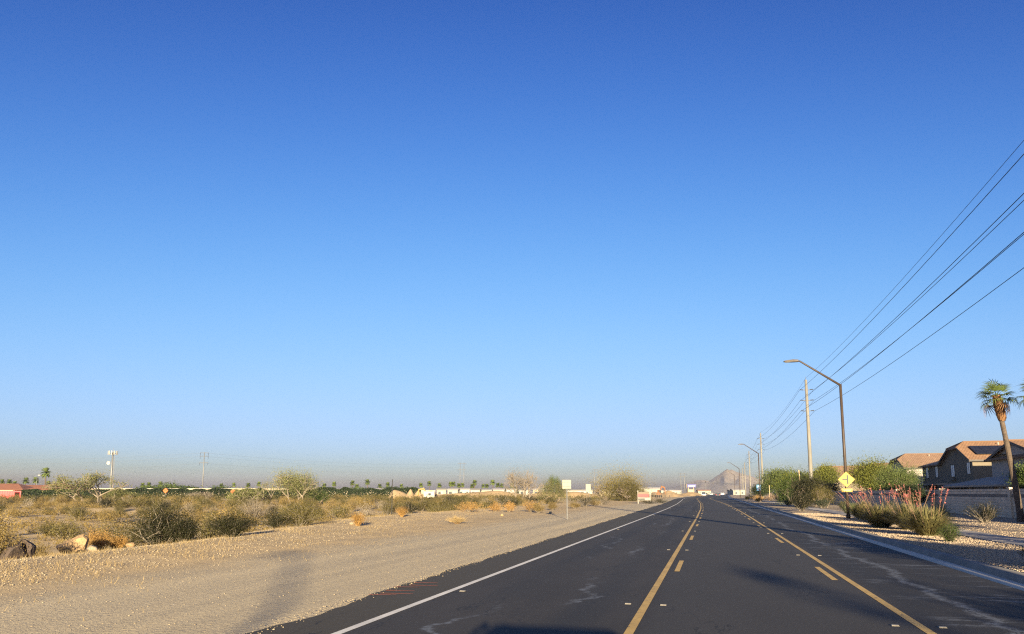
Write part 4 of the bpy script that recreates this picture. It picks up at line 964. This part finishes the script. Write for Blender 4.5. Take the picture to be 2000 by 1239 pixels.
for k, (px, dp, s) in enumerate([(190, 25.0, .2), (262, 27.3, .16), (690, 43.5, .18), (880, 50, .12), (578, 64, .3), (980, 62, .16), (1075, 70, .2)]):
    boulder(['little stone right of the tan boulder', 'small stone below the small golden bush', 'small stone by the left straw tuft', 'fist sized stone on the shoulder', 'pale stone behind the broad olive bush', 'stone below the golden tuft', 'dark stone left of the square sign'][k], px, dp, s, s, s * .8, M['rock_tan'] if k % 2 else M['stone'], 20 + k)

# ------------------------------------------------------------------ background beyond the lot
def fwd_rot(): return R(YAW)          # things that face the road side of the lot
# oleander hedge and pale perimeter wall
def mass_hedge(label, px0, px1, depth, h, seed, mat='dkgreen', thick=1.6):
    x0, y0 = spot(px0, depth); x1, y1 = spot(px1, depth); L = math.hypot(x1 - x0, y1 - y0); r_ = np.random.default_rng(seed); n = int(L * 420)
    u = r_.random(n) * L; top = h * (.82 + .3 * vnoise(u / 2.1 + seed, u * 0 + seed)); z = top * (1 - r_.random(n)**2 * .95); yy = (r_.random(n) - .5) * thick
    V, F = leaf_quads(np.stack([u, yy, z], 1), .40, 1.4, seed=seed)
    o = empty('hedge', (x0, y0, -.2), math.atan2(y1 - y0, x1 - x0)); link('foliage', npmesh('foliage', V, F, M[mat]), o)
    st = MB()
    for k in range(int(L / 1.2)): st.tube([(k * 1.2 + .4, 0, -.1), (k * 1.2 + .5, .1, h * .6)], .04, 4, False)
    st.build('stems', M['bark'], o)
    return tag(o, label, 'hedge', 'hedges along the far edge of the lot')
mass_hedge('dark green hedge in front of the terracotta roofs', 28, 230, 232, 2.85, 1)
mass_hedge('dark green hedge behind the first orange sign', 226, 392, 240, 3.05, 2)
mass_hedge('dark green hedge between transmission pole and sparse mesquite', 392, 612, 246, 3.05, 3)
mass_hedge('taller green hedge left of the dirt piles', 612, 822, 258, 3.4, 4)
def far_wall(label, px0, px1, depth, h, mat='trim_white'):
    x0, y0 = spot(px0, depth); x1, y1 = spot(px1, depth); L = math.hypot(x1 - x0, y1 - y0)
    o = empty('perimeter_wall', (x0, y0, -.1), math.atan2(y1 - y0, x1 - x0)); b = MB(); b.box(0, L, 0, .2, 0, h)
    b.build('wall', M[mat], o); c = MB().box(-.05, L + .05, -.04, .24, h, h + .1); c.build('coping', M['trim_white'], o)
    return tag(o, label, 'wall')
far_wall('long pale perimeter wall behind the hedges', 120, 640, 276, 3.3, 'cream')
far_wall('pale low wall behind the dirt piles', 640, 850, 300, 2.7, 'cream')
def bungalow(label, px, depth, w_, d_, eave, ridge, wall, tile, group=None, rz=0, hip=True, name='bungalow'):
    x, y = spot(px, depth); o = empty(name, (x, y, -.05), R(YAW) + rz)
    MB().box(-w_ / 2, w_ / 2, 0, d_, 0, eave).build('wall', M[wall], o)
    q = .5; a = -w_ / 2 - q; b = w_ / 2 + q; k = d_ / 2 if hip else 0
    polys = [[(a, -q, eave), (b, -q, eave), (b - k, d_ / 2, ridge), (a + k, d_ / 2, ridge)], [(b, d_ + q, eave), (a, d_ + q, eave), (a + k, d_ / 2, ridge), (b - k, d_ / 2, ridge)]]
    if hip: polys += [[(a, d_ + q, eave), (a, -q, eave), (a + k, d_ / 2, ridge)], [(b, -q, eave), (b, d_ + q, eave), (b - k, d_ / 2, ridge)]]
    link('roof', roof_mesh('roof', polys, M[tile] if tile in M else M['tile3']), o)
    for i in range(max(2, int(w_ / 4))):
        xx = -w_ / 2 + (i + .5) * w_ / max(2, int(w_ / 4)); add_window(o, xx, 0, .9, 1.1, 1.2, 'y', 'trim_white', 'glass')
    return tag(o, label, 'house', group)
G = 'terracotta roofed houses at the far left'
bungalow('terracotta roofed house at the far left edge behind the red container', -6, 262, 17, 11, 2.9, 4.9, 'cream', 'tile3', G)
bungalow('terracotta roofed house with white trim, second from the left', 45, 268, 20, 11, 2.8, 4.5, 'cream', 'tile3', G)
bungalow('largest terracotta roofed house near the tall palm', 94, 258, 15, 12, 2.8, 4.9, 'cream', 'tile3', G)
bungalow('cream house end right of the terracotta roofs', 124, 266, 6, 8, 2.9, 4.0, 'cream', 'cream', None)
# white manufactured homes
def mobile_home(label, px, depth, w_, seed):
    r = random.Random(seed); x, y = spot(px, depth); o = empty('mobile_home', (x, y, -.05), R(YAW) + r.uniform(-.1, .1)); h = r.uniform(2.7, 3.2)
    MB().box(-w_ / 2, w_ / 2, 0, 6, .0, h).build('wall', M[('cream', 'sign_back', 'stucco', 'trim_white')[seed % 4]], o, bevel=.03)
    link('roof', roof_mesh('roof', [[(-w_ / 2 - .3, -.3, h), (w_ / 2 + .3, -.3, h), (w_ / 2 + .3, 3, h + .7), (-w_ / 2 - .3, 3, h + .7)], [(w_ / 2 + .3, 6.3, h), (-w_ / 2 - .3, 6.3, h), (-w_ / 2 - .3, 3, h + .7), (w_ / 2 + .3, 3, h + .7)]], M[('sign_back', 'trim_white', 'stucco')[seed % 3]]), o)
    for i in range(int(w_ / 2.6)): add_window(o, -w_ / 2 + 1.3 + i * 2.6, 0, 1.1, 1.2, 1.1, 'y', 'sign_back', 'glass')
    MB().box(w_ / 2 - 2.3, w_ / 2 - 1.4, -.04, .0, .3, 2.4).build('door', M['taupe'], o)
    MB().box(-w_ / 2 - 2.6, -w_ / 2, -.2, 3, 2.4, 2.5).build('carport_roof', M['stucco'], o); MB().box(-w_ / 2 - 2.55, -w_ / 2 - 2.45, -.1, 0, 0, 2.4).build('carport_post', M['trim_white'], o)
    return tag(o, label, 'mobile home', 'white mobile homes beyond the dirt piles')
for k, px in enumerate((862, 884, 906, 928, 950, 974, 998, 1024, 1052)):
    mobile_home('white mobile home beyond the dirt bank, %s from the excavator' % ('first', 'second', 'third', 'fourth', 'fifth', 'sixth', 'seventh', 'eighth', 'ninth')[k], px, 345 + 8 * (k % 3), 4.0 + (k % 3) * .6, k)
for k, px in enumerate((652, 668, 722, 745)):
    mobile_home('white roofed mobile home behind the tall hedge, %s from its left end' % ('first', 'second', 'third', 'fourth')[k], px, 380, 5.5, 20 + k)
for k, px in enumerate((1118, 1140, 1188)):
    mobile_home('white roofed shed beyond the %s' % ('square sign', 'dark bush', 'golden tree')[k], px, 400, 9, 30 + k)
# dirt piles and bank
def mound(label, px, depth, w_, h, seed, d_=None, name='dirt_pile', peak=.5):
    x, y = spot(px, depth); n = 40; d_ = d_ or w_ * .5; u, v = np.meshgrid(np.linspace(-1, 1, n), np.linspace(-1, 1, n)); r2 = np.sqrt(u * u + v * v)
    Z = h * np.clip(1 - r2**1.15, 0, 1) * (.72 + .55 * vnoise(u * 3 + seed, v * 2 + seed)) + .1 * (vnoise(u * 9 + seed, v * 9) - .5) * (r2 < 1) - .15
    V = np.stack([u.ravel() * w_ / 2, v.ravel() * d_ / 2, Z.ravel()], 1); i = np.arange(n * n).reshape(n, n)
    F = np.stack([i[:-1, :-1].ravel(), i[:-1, 1:].ravel(), i[1:, 1:].ravel(), i[1:, :-1].ravel()], 1)
    o = link(name, npmesh(name, V, F, M['dirt'], True)); o.location = (x, y, H(x, y)); o.rotation_euler = (0, 0, R(YAW)); return tag(o, label, 'dirt pile', 'dirt piles of the construction site')
mound('broad tan dirt pile left of the yellow excavator', 778, 225, 9, 3.3, 1, 9); mound('second tan dirt pile joined to the broad one', 802, 226, 7, 2.6, 2, 8); mound('small dirt pile touching the excavator', 818, 224, 5, 2.9, 3, 6)
mound('long low dirt bank in front of the white mobile homes', 935, 300, 52, 2.9, 4, 12); mound('low dirt bank right of the bare tree', 1095, 300, 44, 3.0, 5, 12); mound('distant dirt mound behind the wire fence', 1305, 330, 16, 2.6, 6, 12); mound('distant dirt mound below the billboard', 1352, 390, 16, 2.3, 7, 12)
# excavators
def excavator(label, px, depth, mat, s, rz, boom_up=1.):
    x, y = spot(px, depth); o = empty('excavator', (x, y, H(x, y)), rz); o.scale = (s, s, s)
    for sd in (-1, 1):
        t = MB(); t.prism([(-1.7, .15), (-1.3, 0), (1.3, 0), (1.7, .15), (1.75, .5), (1.4, .78), (-1.4, .78), (-1.75, .5)], 1, sd * 1.05 - .28, sd * 1.05 + .28); t.build('track', M['rubber'], o)
    MB().box(-1.6, .9, -1.2, 1.2, .9, 1.9).build('body', M[mat], o, bevel=.08); MB().box(-2.0, -1.6, -1.15, 1.15, .95, 1.7).build('counterweight', M['char'], o, bevel=.08)
    c = MB().prism([(-.1, 1.9), (1.1, 1.2), (1.25, 2.0), (.9, 2.85), (-.1, 2.85)], 1, -1.2, -.3).build('cab', M[mat], o, bevel=.04)
    MB().prism([(.05, 2.0), (1.06, 1.6), (1.14, 2.05), (.82, 2.72), (.05, 2.72)], 1, -1.215, -1.2).build('cab_window', M['glass'], c)
    MB().prism([(.9, 1.3), (1.3, 1.3), (2.6, 3.3 * boom_up), (4.3, 3.0 * boom_up), (4.3, 3.4 * boom_up), (2.5, 3.85 * boom_up)], 1, -.18, .18).build('boom', M[mat], o)
    MB().prism([(4.0, 3.5 * boom_up), (4.4, 3.4 * boom_up), (4.7, .9), (4.45, .85)], 1, -.13, .13).build('stick', M[mat], o)
    MB().prism([(4.3, .95), (4.85, .95), (4.9, .3), (4.5, .05), (4.15, .2)], 1, -.45, .45).build('bucket', M['char'], o)
    return tag(o, label, 'excavator')
excavator('yellow excavator working beside the dirt piles', 842, 222, 'excav', .85, R(YAW) + 3.0, 1.0)
excavator('orange excavator far behind the red sign', 1283, 300, 'excav_o', 1.0, R(YAW) + .6, 1.15)
# white site trailer and red container
x, y = spot(838, 214); tr_ = empty('site_trailer', (x, y, H(x, y)), R(YAW)); tag(tr_, 'small white site trailer in front of the yellow excavator', 'trailer')
MB().box(-1.5, 1.5, 0, 1.8, .55, 2.3).build('body', M['trim_white'], tr_, bevel=.08)
for sx in (-.7, .7): MB().tube([(sx, -.05, .35), (sx, .2, .35)], .35, 14).build('wheel', M['rubber'], tr_)
MB().box(-.2, .5, -.015, 0, 1.2, 1.8).build('window', M['glass'], tr_); MB().box(1.5, 2.3, .8, .95, .5, .6).build('drawbar', M['black'], tr_)
x, y = spot(9, 205); rc = empty('container', (x, y, H(x, y)), R(YAW) + .35); tag(rc, 'bright red open container at the far left edge', 'container')
MB().box(-3, 2.2, 0, .08, .2, 2.3).box(-3, 2.2, 2.1, 2.18, .2, 2.3).box(-3, 2.2, 0, 2.18, .1, .2).box(-3, -2.9, .09, 2.1, .2, 2.3).build('shell', M['red'], rc)
for k in range(9): MB().box(-2.8 + k * .55, -2.68 + k * .55, -.07, 0, .25, 2.25).build('rib', M['red'], rc)
for sd in (-1, 1): MB().box(2.22, 2.3, 1.09 + sd * 1.1 - .05, 1.09 + sd * 1.1 + .05, .1, 2.4).build('door_post', M['red'], rc)
MB().box(2.25, 3.3, 2.12, 2.2, .2, 2.3).build('door', M['red'], rc)
# orange diamond signs, road cones of the lot's far street
def diamond(px, depth, label):
    x, y = spot(px, depth); o = empty('work_sign', (x, y, H(x, y)), R(YAW)); tag(o, label, 'sign', 'orange work signs')
    d = .68; zc = 2.45; MB().prism([(0, zc - d), (d, zc), (0, zc + d), (-d, zc)], 1, -.015, .015).build('panel', M['orange'], o)
    MB().box(-.28, .28, -.022, -.016, zc + .08, zc + .16).box(-.36, .36, -.022, -.016, zc - .1, zc - .02).build('lettering', M['sign_black'], o)
    MB().tube([(0, .03, -.2), (0, .03, zc)], .04, 6).build('post', M['galv'], o)
    for s in (-1, 1): MB().tube([(0, .03, .5), (s * .5, .03, 0)], .025, 6).build('leg', M['galv'], o)
diamond(323, 200, 'orange diamond work sign right of the leaning mesquite'); diamond(455, 200, 'orange diamond work sign right of the transmission pole')
# cell tower
x, y = spot(215, 430); ct = empty('cell_tower', (x, y, 0), R(YAW)); tag(ct, 'cell tower with white antenna panels above the leaning mesquite', 'tower')
MB().tube([(0, 0, 0), (0, 0, 24)], [.62, .40], 10).build('mast', M['galv'], ct, True)
lad = MB().tube([(.95, 0, 1), (.75, 0, 22)], .07, 5).tube([(1.35, 0, 1), (1.15, 0, 22)], .07, 5)
for k in range(40): lad.tube([(.95 - .2 * k / 40, 0, 1 + k * .52), (1.35 - .2 * k / 40, 0, 1 + k * .52)], .04, 4)
lad.build('ladder', M['galv'], ct)
MB().tube([(2.3 * math.cos(a), 2.3 * math.sin(a), 23.4) for a in [i * math.pi / 6 for i in range(13)]], .09, 5, False).tube([(-2.3, 0, 23.4), (2.3, 0, 23.4)], .09, 5).tube([(0, -2.3, 23.4), (0, 2.3, 23.4)], .09, 5).build('platform', M['galv'], ct)
pm = MB().box(-.26, .26, -.12, .12, -1.1, 1.1).mesh('antenna_panel', M['trim_white'], bevel=.04)
for k in range(12):
    a = k * math.pi / 6 + .2; o = link('antenna_panel', pm, ct); o.location = (2.45 * math.cos(a), 2.45 * math.sin(a), 23.7); o.rotation_euler = (0, 0, a + math.pi / 2)
MB().tube([(-1.7, -.5, 18.0), (-1.7, -.85, 18.0)], [1.0, 1.0], 16).tube([(-1.7, -.3, 18), (-.3, 0, 18)], .1, 6).build('dish', M['trim_white'], ct)
MB().tube([(.1, 0, 24), (.1, 0, 26.2)], .06, 5).build('lightning_rod', M['galv'], ct)
# transmission poles and towers far off
def steel_pole(label, px, depth, h, arms, two=False):
    x, y = spot(px, depth); o = empty('transmission_tower', (x, y, 0), R(YAW)); tag(o, label, 'transmission tower', 'far transmission towers'); wd = 1.9
    for s in ((-wd, wd) if two else (0,)): MB().tube([(s, 0, 0), (s, 0, h)], [.38, .22], 8).build('pole', M['galv'], o, True)
    for z in arms:
        a = MB().tube([(-4.2 if two else -2.6, 0, z), (4.2 if two else 2.6, 0, z)], .14, 5); a.build('cross_arm', M['galv'], o)
        b = MB()
        for s in (-1, 1): b.tube([(s * (3.9 if two else 2.4), 0, z), (s * (3.9 if two else 2.4), 0, z - 1.6)], .10, 5)
        b.build('insulator', M['wire'], o)
    return o
steel_pole('tall single steel transmission pole above the hedge', 395, 460, 25.5, (25.2, 23.3, 19.4)); steel_pole('faint lattice tower over the white mobile homes', 902, 760, 31, (30, 24, 18), True)
steel_pole('faint twin pole tower left of the golden tree', 1165, 800, 26, (25, 22), True); steel_pole('faint twin pole tower left of the billboard', 1334, 820, 22, (21.5, 18.5), True)
for k, (z0, z1) in enumerate(((25.2, 23.6), (23.2, 20.2), (19.0, 16.0))):
    a = Vector((*spot(395, 460), z0)); b = Vector((*spot(-220, 500), z1 + 2)); c = Vector((*spot(902, 760), z1 + 6)); path = []
    for p, q in ((b, a), (a, c)):
        for i in range(16): u = i / 16; v_ = p.lerp(q, u); v_.z -= 3.2 * 4 * u * (1 - u); path.append(v_)
    tag(MB().tube(path, .022, 4, False).build('power_line', M['galv'], None), ('upper', 'middle', 'lower')[k] + ' faint far power line at the steel transmission pole', 'wire')
# far palms and trees on the skyline
pmb = MB(); pmb.tube([(0, 0, 0), (.02, 0, .45), (0, 0, .86)], [.026, .018, .016], 6, False)
rp = random.Random(4); PV = []; PF = []
for k in range(70):
    a = rp.uniform(0, 6.28); e = rp.uniform(-1.0, 1.2); L = .15 * rp.uniform(.8, 1.1); d = Vector((math.cos(a) * math.cos(e), math.sin(a) * math.cos(e), math.sin(e) * 1.7)); n = d.cross(Vector((0, 0, 1))).normalized() * .035; p = Vector((0, 0, .87)); i = len(PV)
    q = p + d * L * .6; t_ = p + d * L - Vector((0, 0, .03)); PV += [tuple(p), tuple(q + n), tuple(t_), tuple(q - n)]; PF.append((i, i + 1, i + 2, i + 3))
pal_me = two_mat_mesh('skyline_palm', pmb, M['palm_trunk'], PV, PF, M['frond'])
lst = [(2, 940), (16, 940), (27, 943), (49, 937), (68, 936), (93, 943), (115, 936), (127, 942), (278, 946), (290, 945), (312, 944), (652, 944), (688, 942), (697, 948), (717, 940), (741, 948), (757, 945), (784, 948), (822, 946), (838, 943), (858, 947), (880, 944), (886, 944), (896, 947), (903, 946), (922, 948), (927, 941), (944, 948), (951, 948), (962, 941), (972, 946), (980, 947), (1000, 947), (633, 947), (456, 946), (484, 946), (505, 944), (432, 947)]
for k, (px, ty) in enumerate(lst):
    dp = 400 + 60 * ((k * 7) % 5) / 4; x, y = spot(px, dp); h = (962 - ty) * dp / 1515 + 1.85
    o = link('skyline_palm', pal_me); o.location = (x, y, 0); o.scale = (max(11., h * 1.7),) * 2 + (h * 1.06,); o.rotation_euler = (0, 0, k * 1.3)
    tag(o, 'small skyline fan palm ' + ('behind the terracotta roofs at the far left' if px < 140 else 'left of the steel transmission pole' if px < 400 else 'between transmission pole and rounded mesquite' if px < 560 else 'above the tall green hedge' if px < 770 else 'just above the excavator and dirt piles' if px < 850 else 'over the left mobile homes near the lattice tower' if px < 925 else 'over the right mobile homes before the bare tree'), 'palm', 'palms on the far skyline')
x, y = spot(86, 400); o = link('skyline_palm', pal_me); o.location = (x, y, 0); o.scale = (20, 20, 13.8); tag(o, 'tallest skyline palm above the terracotta roofs', 'palm', 'palms on the far skyline')
for k, (px, w_, h, lab) in enumerate([(142, 9, 5.5, 'green tree between terracotta roofs and the leaning mesquite'), (300, 12, 5.8, 'dark green tree behind the hedge below the transmission pole, left'), (340, 16, 6.8, 'broad dark green tree behind the hedge, left of the transmission pole'), (372, 10, 5.4, 'dark green tree at the transmission pole'), (430, 9, 6, 'far green tree right of the transmission pole'), (640, 9, 5.2, 'far green tree right of the rounded mesquite'),
        (700, 12, 5.0, 'far tree behind the tall hedge'), (760, 12, 5.2, 'far tree above the broad dirt pile'), (800, 14, 5.4, 'far tree left of the excavator'), (1000, 10, 5.0, 'far tree behind the bare tree'), (60, 8, 4.6, 'far tree behind the terracotta roofs')]):
    x, y = spot(px, 330 if px < 420 else 370); tree('skyline_tree', lab, x, y, h, w_, 'green', 400 + k, n=2200, leaf=.5, clump=.7, levels=3, first=.2, group='trees behind the far hedges')
# park lamp at the far left
x, y = spot(70, 300); fl = empty('street_lamp', (x, y, 0), R(YAW)); tag(fl, 'white far street lamp among the left palms', 'street lamp'); MB().tube([(0, 0, 0), (0, 0, 7.6), (.8, 0, 8.4)], .08, 6).build('post', M['galv'], fl); MB().box(.3, 1.3, -.2, .2, 8.3, 8.6).build('lamp_head', M['trim_white'], fl, bevel=.05)
# red sign, billboard, wire fence
x, y = spot(1258, 132); rs = empty('banner_sign', (x, y, H(x, y)), R(YAW)); tag(rs, 'red and white banner sign on white posts near the golden tree', 'sign')
for sx in (-1.05, 1.0): MB().box(sx - .06, sx + .06, 0, .12, -.2, 2.2).build('post', M['trim_white'], rs)
MB().box(-1.05, .75, -.03, .0, 1.0, 1.62).build('red_panel', M['red'], rs); MB().box(-1.05, .95, -.028, .002, .55, 1.0).build('white_panel', M['sign_back'], rs); MB().box(-1.05, .1, -.034, -.029, .62, .86).build('dark_stripe', M['sign_black'], rs); MB().box(-1.05, .8, -.03, 0, 1.62, 1.95).build('top_panel', M['char'], rs)
x, y = spot(1350, 480); bb = empty('billboard', (x, y, 0), R(YAW)); tag(bb, 'dark blue billboard in front of the mountain', 'billboard')
for sx in (-1.6, 1.6): MB().tube([(sx, .3, 0), (sx, .3, 5.4)], .2, 8).build('post', M['wood'], bb)
bpn = MB().box(-2.5, 3.1, -.15, .15, 4.9, 6.9).build('panel', M['purple'], bb); bars(bpn, [(-1.6 + k * .62, -1.2 + k * .62, 5.5, 6.2) for k in range(7)], M['sign_white'], -.152)
MB().box(-3.0, -2.5, -.2, 1.2, 4.7, 7.0).build('side_panel', M['char'], bb); MB().box(-2, 2, .5, 3.5, 0, 3.6).build('kiosk', M['cream'], bb)
wf = empty('wire_fence', (0, 0, 0)); tag(wf, 'rusty wire fence with posts along the far left shoulder', 'fence'); pts = []
for k in range(26):
    y = 165 + k * 9.; x = -13.5 + float(cY(y) + sY(y)) - .02 * (k - 10); z = H(x, y); pts.append(Vector((x, y, z))); MB().box(x - .07, x + .07, y - .07, y + .07, z - .2, z + 1.75).build('post', M['bark'], wf)
for hz in (.3, .7, 1.1, 1.5): MB().tube([p + Vector((0, 0, hz)) for p in pts], .018, 4, False).build('wire', M['bark'], wf)
# distant light buildings, poles and signals where the road meets the mountain
for k, (px, dp, w_, h, lab) in enumerate([(1300, 900, 16, 5, 'white shed at the mountain foot, leftmost'), (1322, 950, 12, 5, 'white shed at the mountain foot, second'), (1376, 900, 15, 5, 'tan building at the mountain foot'), (1270, 800, 22, 7, 'pale building behind the red sign'), (1444, 520, 8, 4.2, 'white building behind the distant street lamps'), (1440, 640, 12, 4.4, 'white low building at the end of the right verge')]):
    bungalow(lab, px, dp, w_, 8, h * .8, h, 'sign_back' if k != 2 else 'cream', 'tile3' if k == 2 else 'stucco', 'buildings at the mountain foot', hip=False, name='far_building')
def signal(px, dp, s, lab):
    x, y = spot(px, dp); o = empty('traffic_signal', (x, y, 0), R(YAW)); tag(o, lab, 'traffic light', 'distant traffic signals')
    MB().tube([(0, 0, 0), (0, 0, 8.5), (s * 7, 0, 9.2)], [.17, .14, .08], 6).build('mast', M['galv'], o)
    for q in (2.5, 5.5): MB().box(s * q - .2, s * q + .2, -.2, .1, 7.5, 8.6).build('signal_head', M['black'], o)
signal(1386, 520, 1, 'distant traffic signal left of the road'); signal(1416, 560, 1, 'distant traffic signal over the road'); signal(1379, 470, 0, 'distant bare signal post left of the road')

# ------------------------------------------------------------------ vehicles
def vehicle(label, x, y, z, rz, paint, Hh=1.72, L=4.9, Wd=1.92, name='parked_car', pickup=False, cat='car'):
    o = empty(name, (x, y, z), rz); hw = Wd / 2; f = L / 2
    low = [(-f, .35), (-f + .1, .28), (f - .1, .28), (f, .42), (f, .78), (f - .15, .98), (f - 1.35, 1.10), (-f + .05, 1.12), (-f, 1.0)]
    b = MB(); b.prism([(p[0], p[1]) for p in low], 0, -hw, hw); b.build('body', M[paint], o, bevel=.06, smooth=False)
    rear = -f + (2.0 if pickup else .22); fr = f - 1.35; t0 = rear + .22; t1 = fr - .85
    V = []
    for (yy, zz, k) in ((rear, 1.1, .97), (fr, 1.08, .97), (t1, Hh - .04, .80), (t0, Hh - .02, .80)): V += [(-hw * k, yy, zz), (hw * k, yy, zz)]
    g = MB(); g.add(V, [(0, 1, 3, 2), (2, 3, 5, 4), (4, 5, 7, 6), (6, 7, 1, 0), (0, 2, 4, 6), (1, 7, 5, 3)]); g.build('greenhouse', M['glass'], o, bevel=.04)
    MB().box(-hw * .80, hw * .80, t0 - .03, t1 + .05, Hh - .06, Hh).build('roof', M[paint], o, bevel=.03)
    for s in (-1, 1):
        p = MB()
        for (ya, yb) in ((rear, t0), (fr, t1), ((rear + fr) / 2 - .2, (t0 + t1) / 2 - .1)): p.tube([(s * hw * .965, ya, 1.1), (s * hw * .81, yb, Hh - .04)], .045, 6)
        p.build('pillar', M[paint], o)
        MB().box(s * hw * 1.0 - .01 if s > 0 else s * hw - .19, s * hw + .19 if s > 0 else s * hw + .01, fr - .42, fr - .28, 1.1, 1.28).build('side_mirror', M[paint], o, bevel=.03)
        MB().box(s * hw * .55 - .18, s * hw * .55 + .18, f - .02, f + .015, .68, .84).build('headlight', M['trim_white'], o, bevel=.01)
        MB().box(s * hw * .8 - .13, s * hw * .8 + .13, -f - .015, -f + .02, .72, .98).build('tail_light', M['red'], o, bevel=.01)
        for yy in (-f + .95, f - .95):
            w_ = MB().tube([(s * (hw - .2), yy, .36), (s * (hw + .015), yy, .36)], .36, 20).build('wheel', M['rubber'], o); MB().tube([(s * (hw - .05), yy, .36), (s * (hw + .03), yy, .36)], .22, 14).build('rim', M['galv'], w_)
    MB().box(-hw * .9, hw * .9, f - .05, f + .06, .32, .5).build('bumper', M['black'], o, bevel=.03)
    return tag(o, label, cat)
# the photographer's own car, just right of and below the lens; only its shadow is in the picture
sv = vehicle('grey sport utility vehicle the picture is taken from', 1.0, -.5, 0, 0, 'car_silver', 1.88, 5.0, 2.0, 'sport_utility_vehicle')
MB().prism([(-.34, 1.87), (-.06, 1.87), (-.26, 2.0), (-.34, 2.0)], 0, -.52, -.47).build('antenna', M['black'], sv)
ph = MB().box(-.04, .04, -.014, -.006, -.075, .02).build('phone', M['phone'], None, bevel=.003); ph.location = (0, 0, CAM_H); tag(ph, 'dark phone held up out of the driver window', 'phone')
def person():
    J = [(.5, -1.0, .85), (.5, -1.02, 1.08), (.5, -.98, 1.32), (.5, -.95, 1.44), (.5, -.92, 1.54), (.5, -.92, 1.64),
         (.30, -.96, 1.35), (-.08, -.80, 1.36), (-.20, -.48, 1.56), (-.12, -.18, 1.76), (-.03, -.06, 1.81), (.69, -.96, 1.35), (.75, -.7, 1.14), (.62, -.42, 1.12),
         (.38, -.88, .82), (.38, -.43, .86), (.38, -.23, .48), (.62, -.88, .82), (.62, -.43, .86), (.62, -.23, .48)]
    E_ = [(0, 1), (1, 2), (2, 3), (3, 4), (4, 5), (2, 6), (6, 7), (7, 8), (8, 9), (9, 10), (2, 11), (11, 12), (12, 13), (0, 14), (14, 15), (15, 16), (0, 17), (17, 18), (18, 19)]
    rad = [.15, .15, .15, .06, .085, .07, .07, .05, .042, .034, .03, .07, .05, .035, .09, .07, .045, .09, .07, .045]
    me = bpy.data.meshes.new('person'); me.from_pydata(J, E_, []); o = link('person', me); o.modifiers.new('skin', 'SKIN'); o.modifiers.new('sub', 'SUBSURF').levels = 1; o.modifiers['sub'].render_levels = 2
    me.skin_vertices[0].data[0].use_root = True
    for i, q in enumerate(rad): me.skin_vertices[0].data[i].radius = (q, q)
    me.materials.append(M['cloth'])
    fm = MB()
    for k in range(5):
        zz = 1.79 + k * .017 - (.03 if k == 4 else 0); fm.tube([(-.05, -.07, zz), (-.062, -.035, zz), (-.052, -.012, zz + .002), (-.038 if k < 4 else -.03, -.004, zz + .004)], [.009, .0085, .008, .006], 6)
    fm.build('fingers', M['skin'], o)
    return tag(o, 'seated driver reaching an arm out of the window to hold a phone', 'person')
person()
def on_road(lane, y): return lane + float(cY(y) + sY(y)), y, 0.
for (ln, y, pt, lab, Hh, L, pk) in [(-2.6, 385, 'car_white', 'white oncoming pickup truck on the distant road', 2.1, 5.6, True), (-2.4, 408, 'car_dark', 'dark oncoming car following the white pickup', 1.6, 4.8, False), (4.5, 345, 'car_dark', 'dark car driving away in the right lane', 1.5, 4.7, False), (-2.6, 520, 'car_white', 'far white oncoming car behind the dark one', 1.7, 4.8, False), (4.5, 520, 'car_white', 'far white car driving away beyond the dark car', 1.7, 4.8, False), (1., 600, 'car_silver', 'farthest silver car before the mountain', 1.6, 4.8, False)]:
    x, y, z = on_road(ln, y); vehicle(lab, x, y, z, math.pi if ln < 2 else 0, pt, Hh, L, 1.95, 'distant_car', pk)

# ------------------------------------------------------------------ the dusty air
hz = MB(); hz.box(-3500, 3500, -700, 4600, -3, 112); hm, t, bs = newmat('haze'); t.nodes.remove(bs)
pv = t.nodes.new('ShaderNodeVolumePrincipled'); pv.inputs['Color'].default_value = (.54, .65, 1.0, 1); pv.inputs['Density'].default_value = .00006; pv.inputs['Anisotropy'].default_value = 0.0
t.links.new(pv.outputs[0], t.nodes['Material Output'].inputs['Volume'])
tag(hz.build('haze', hm), 'thin dusty morning haze over the flat land', 'haze', kind='stuff')
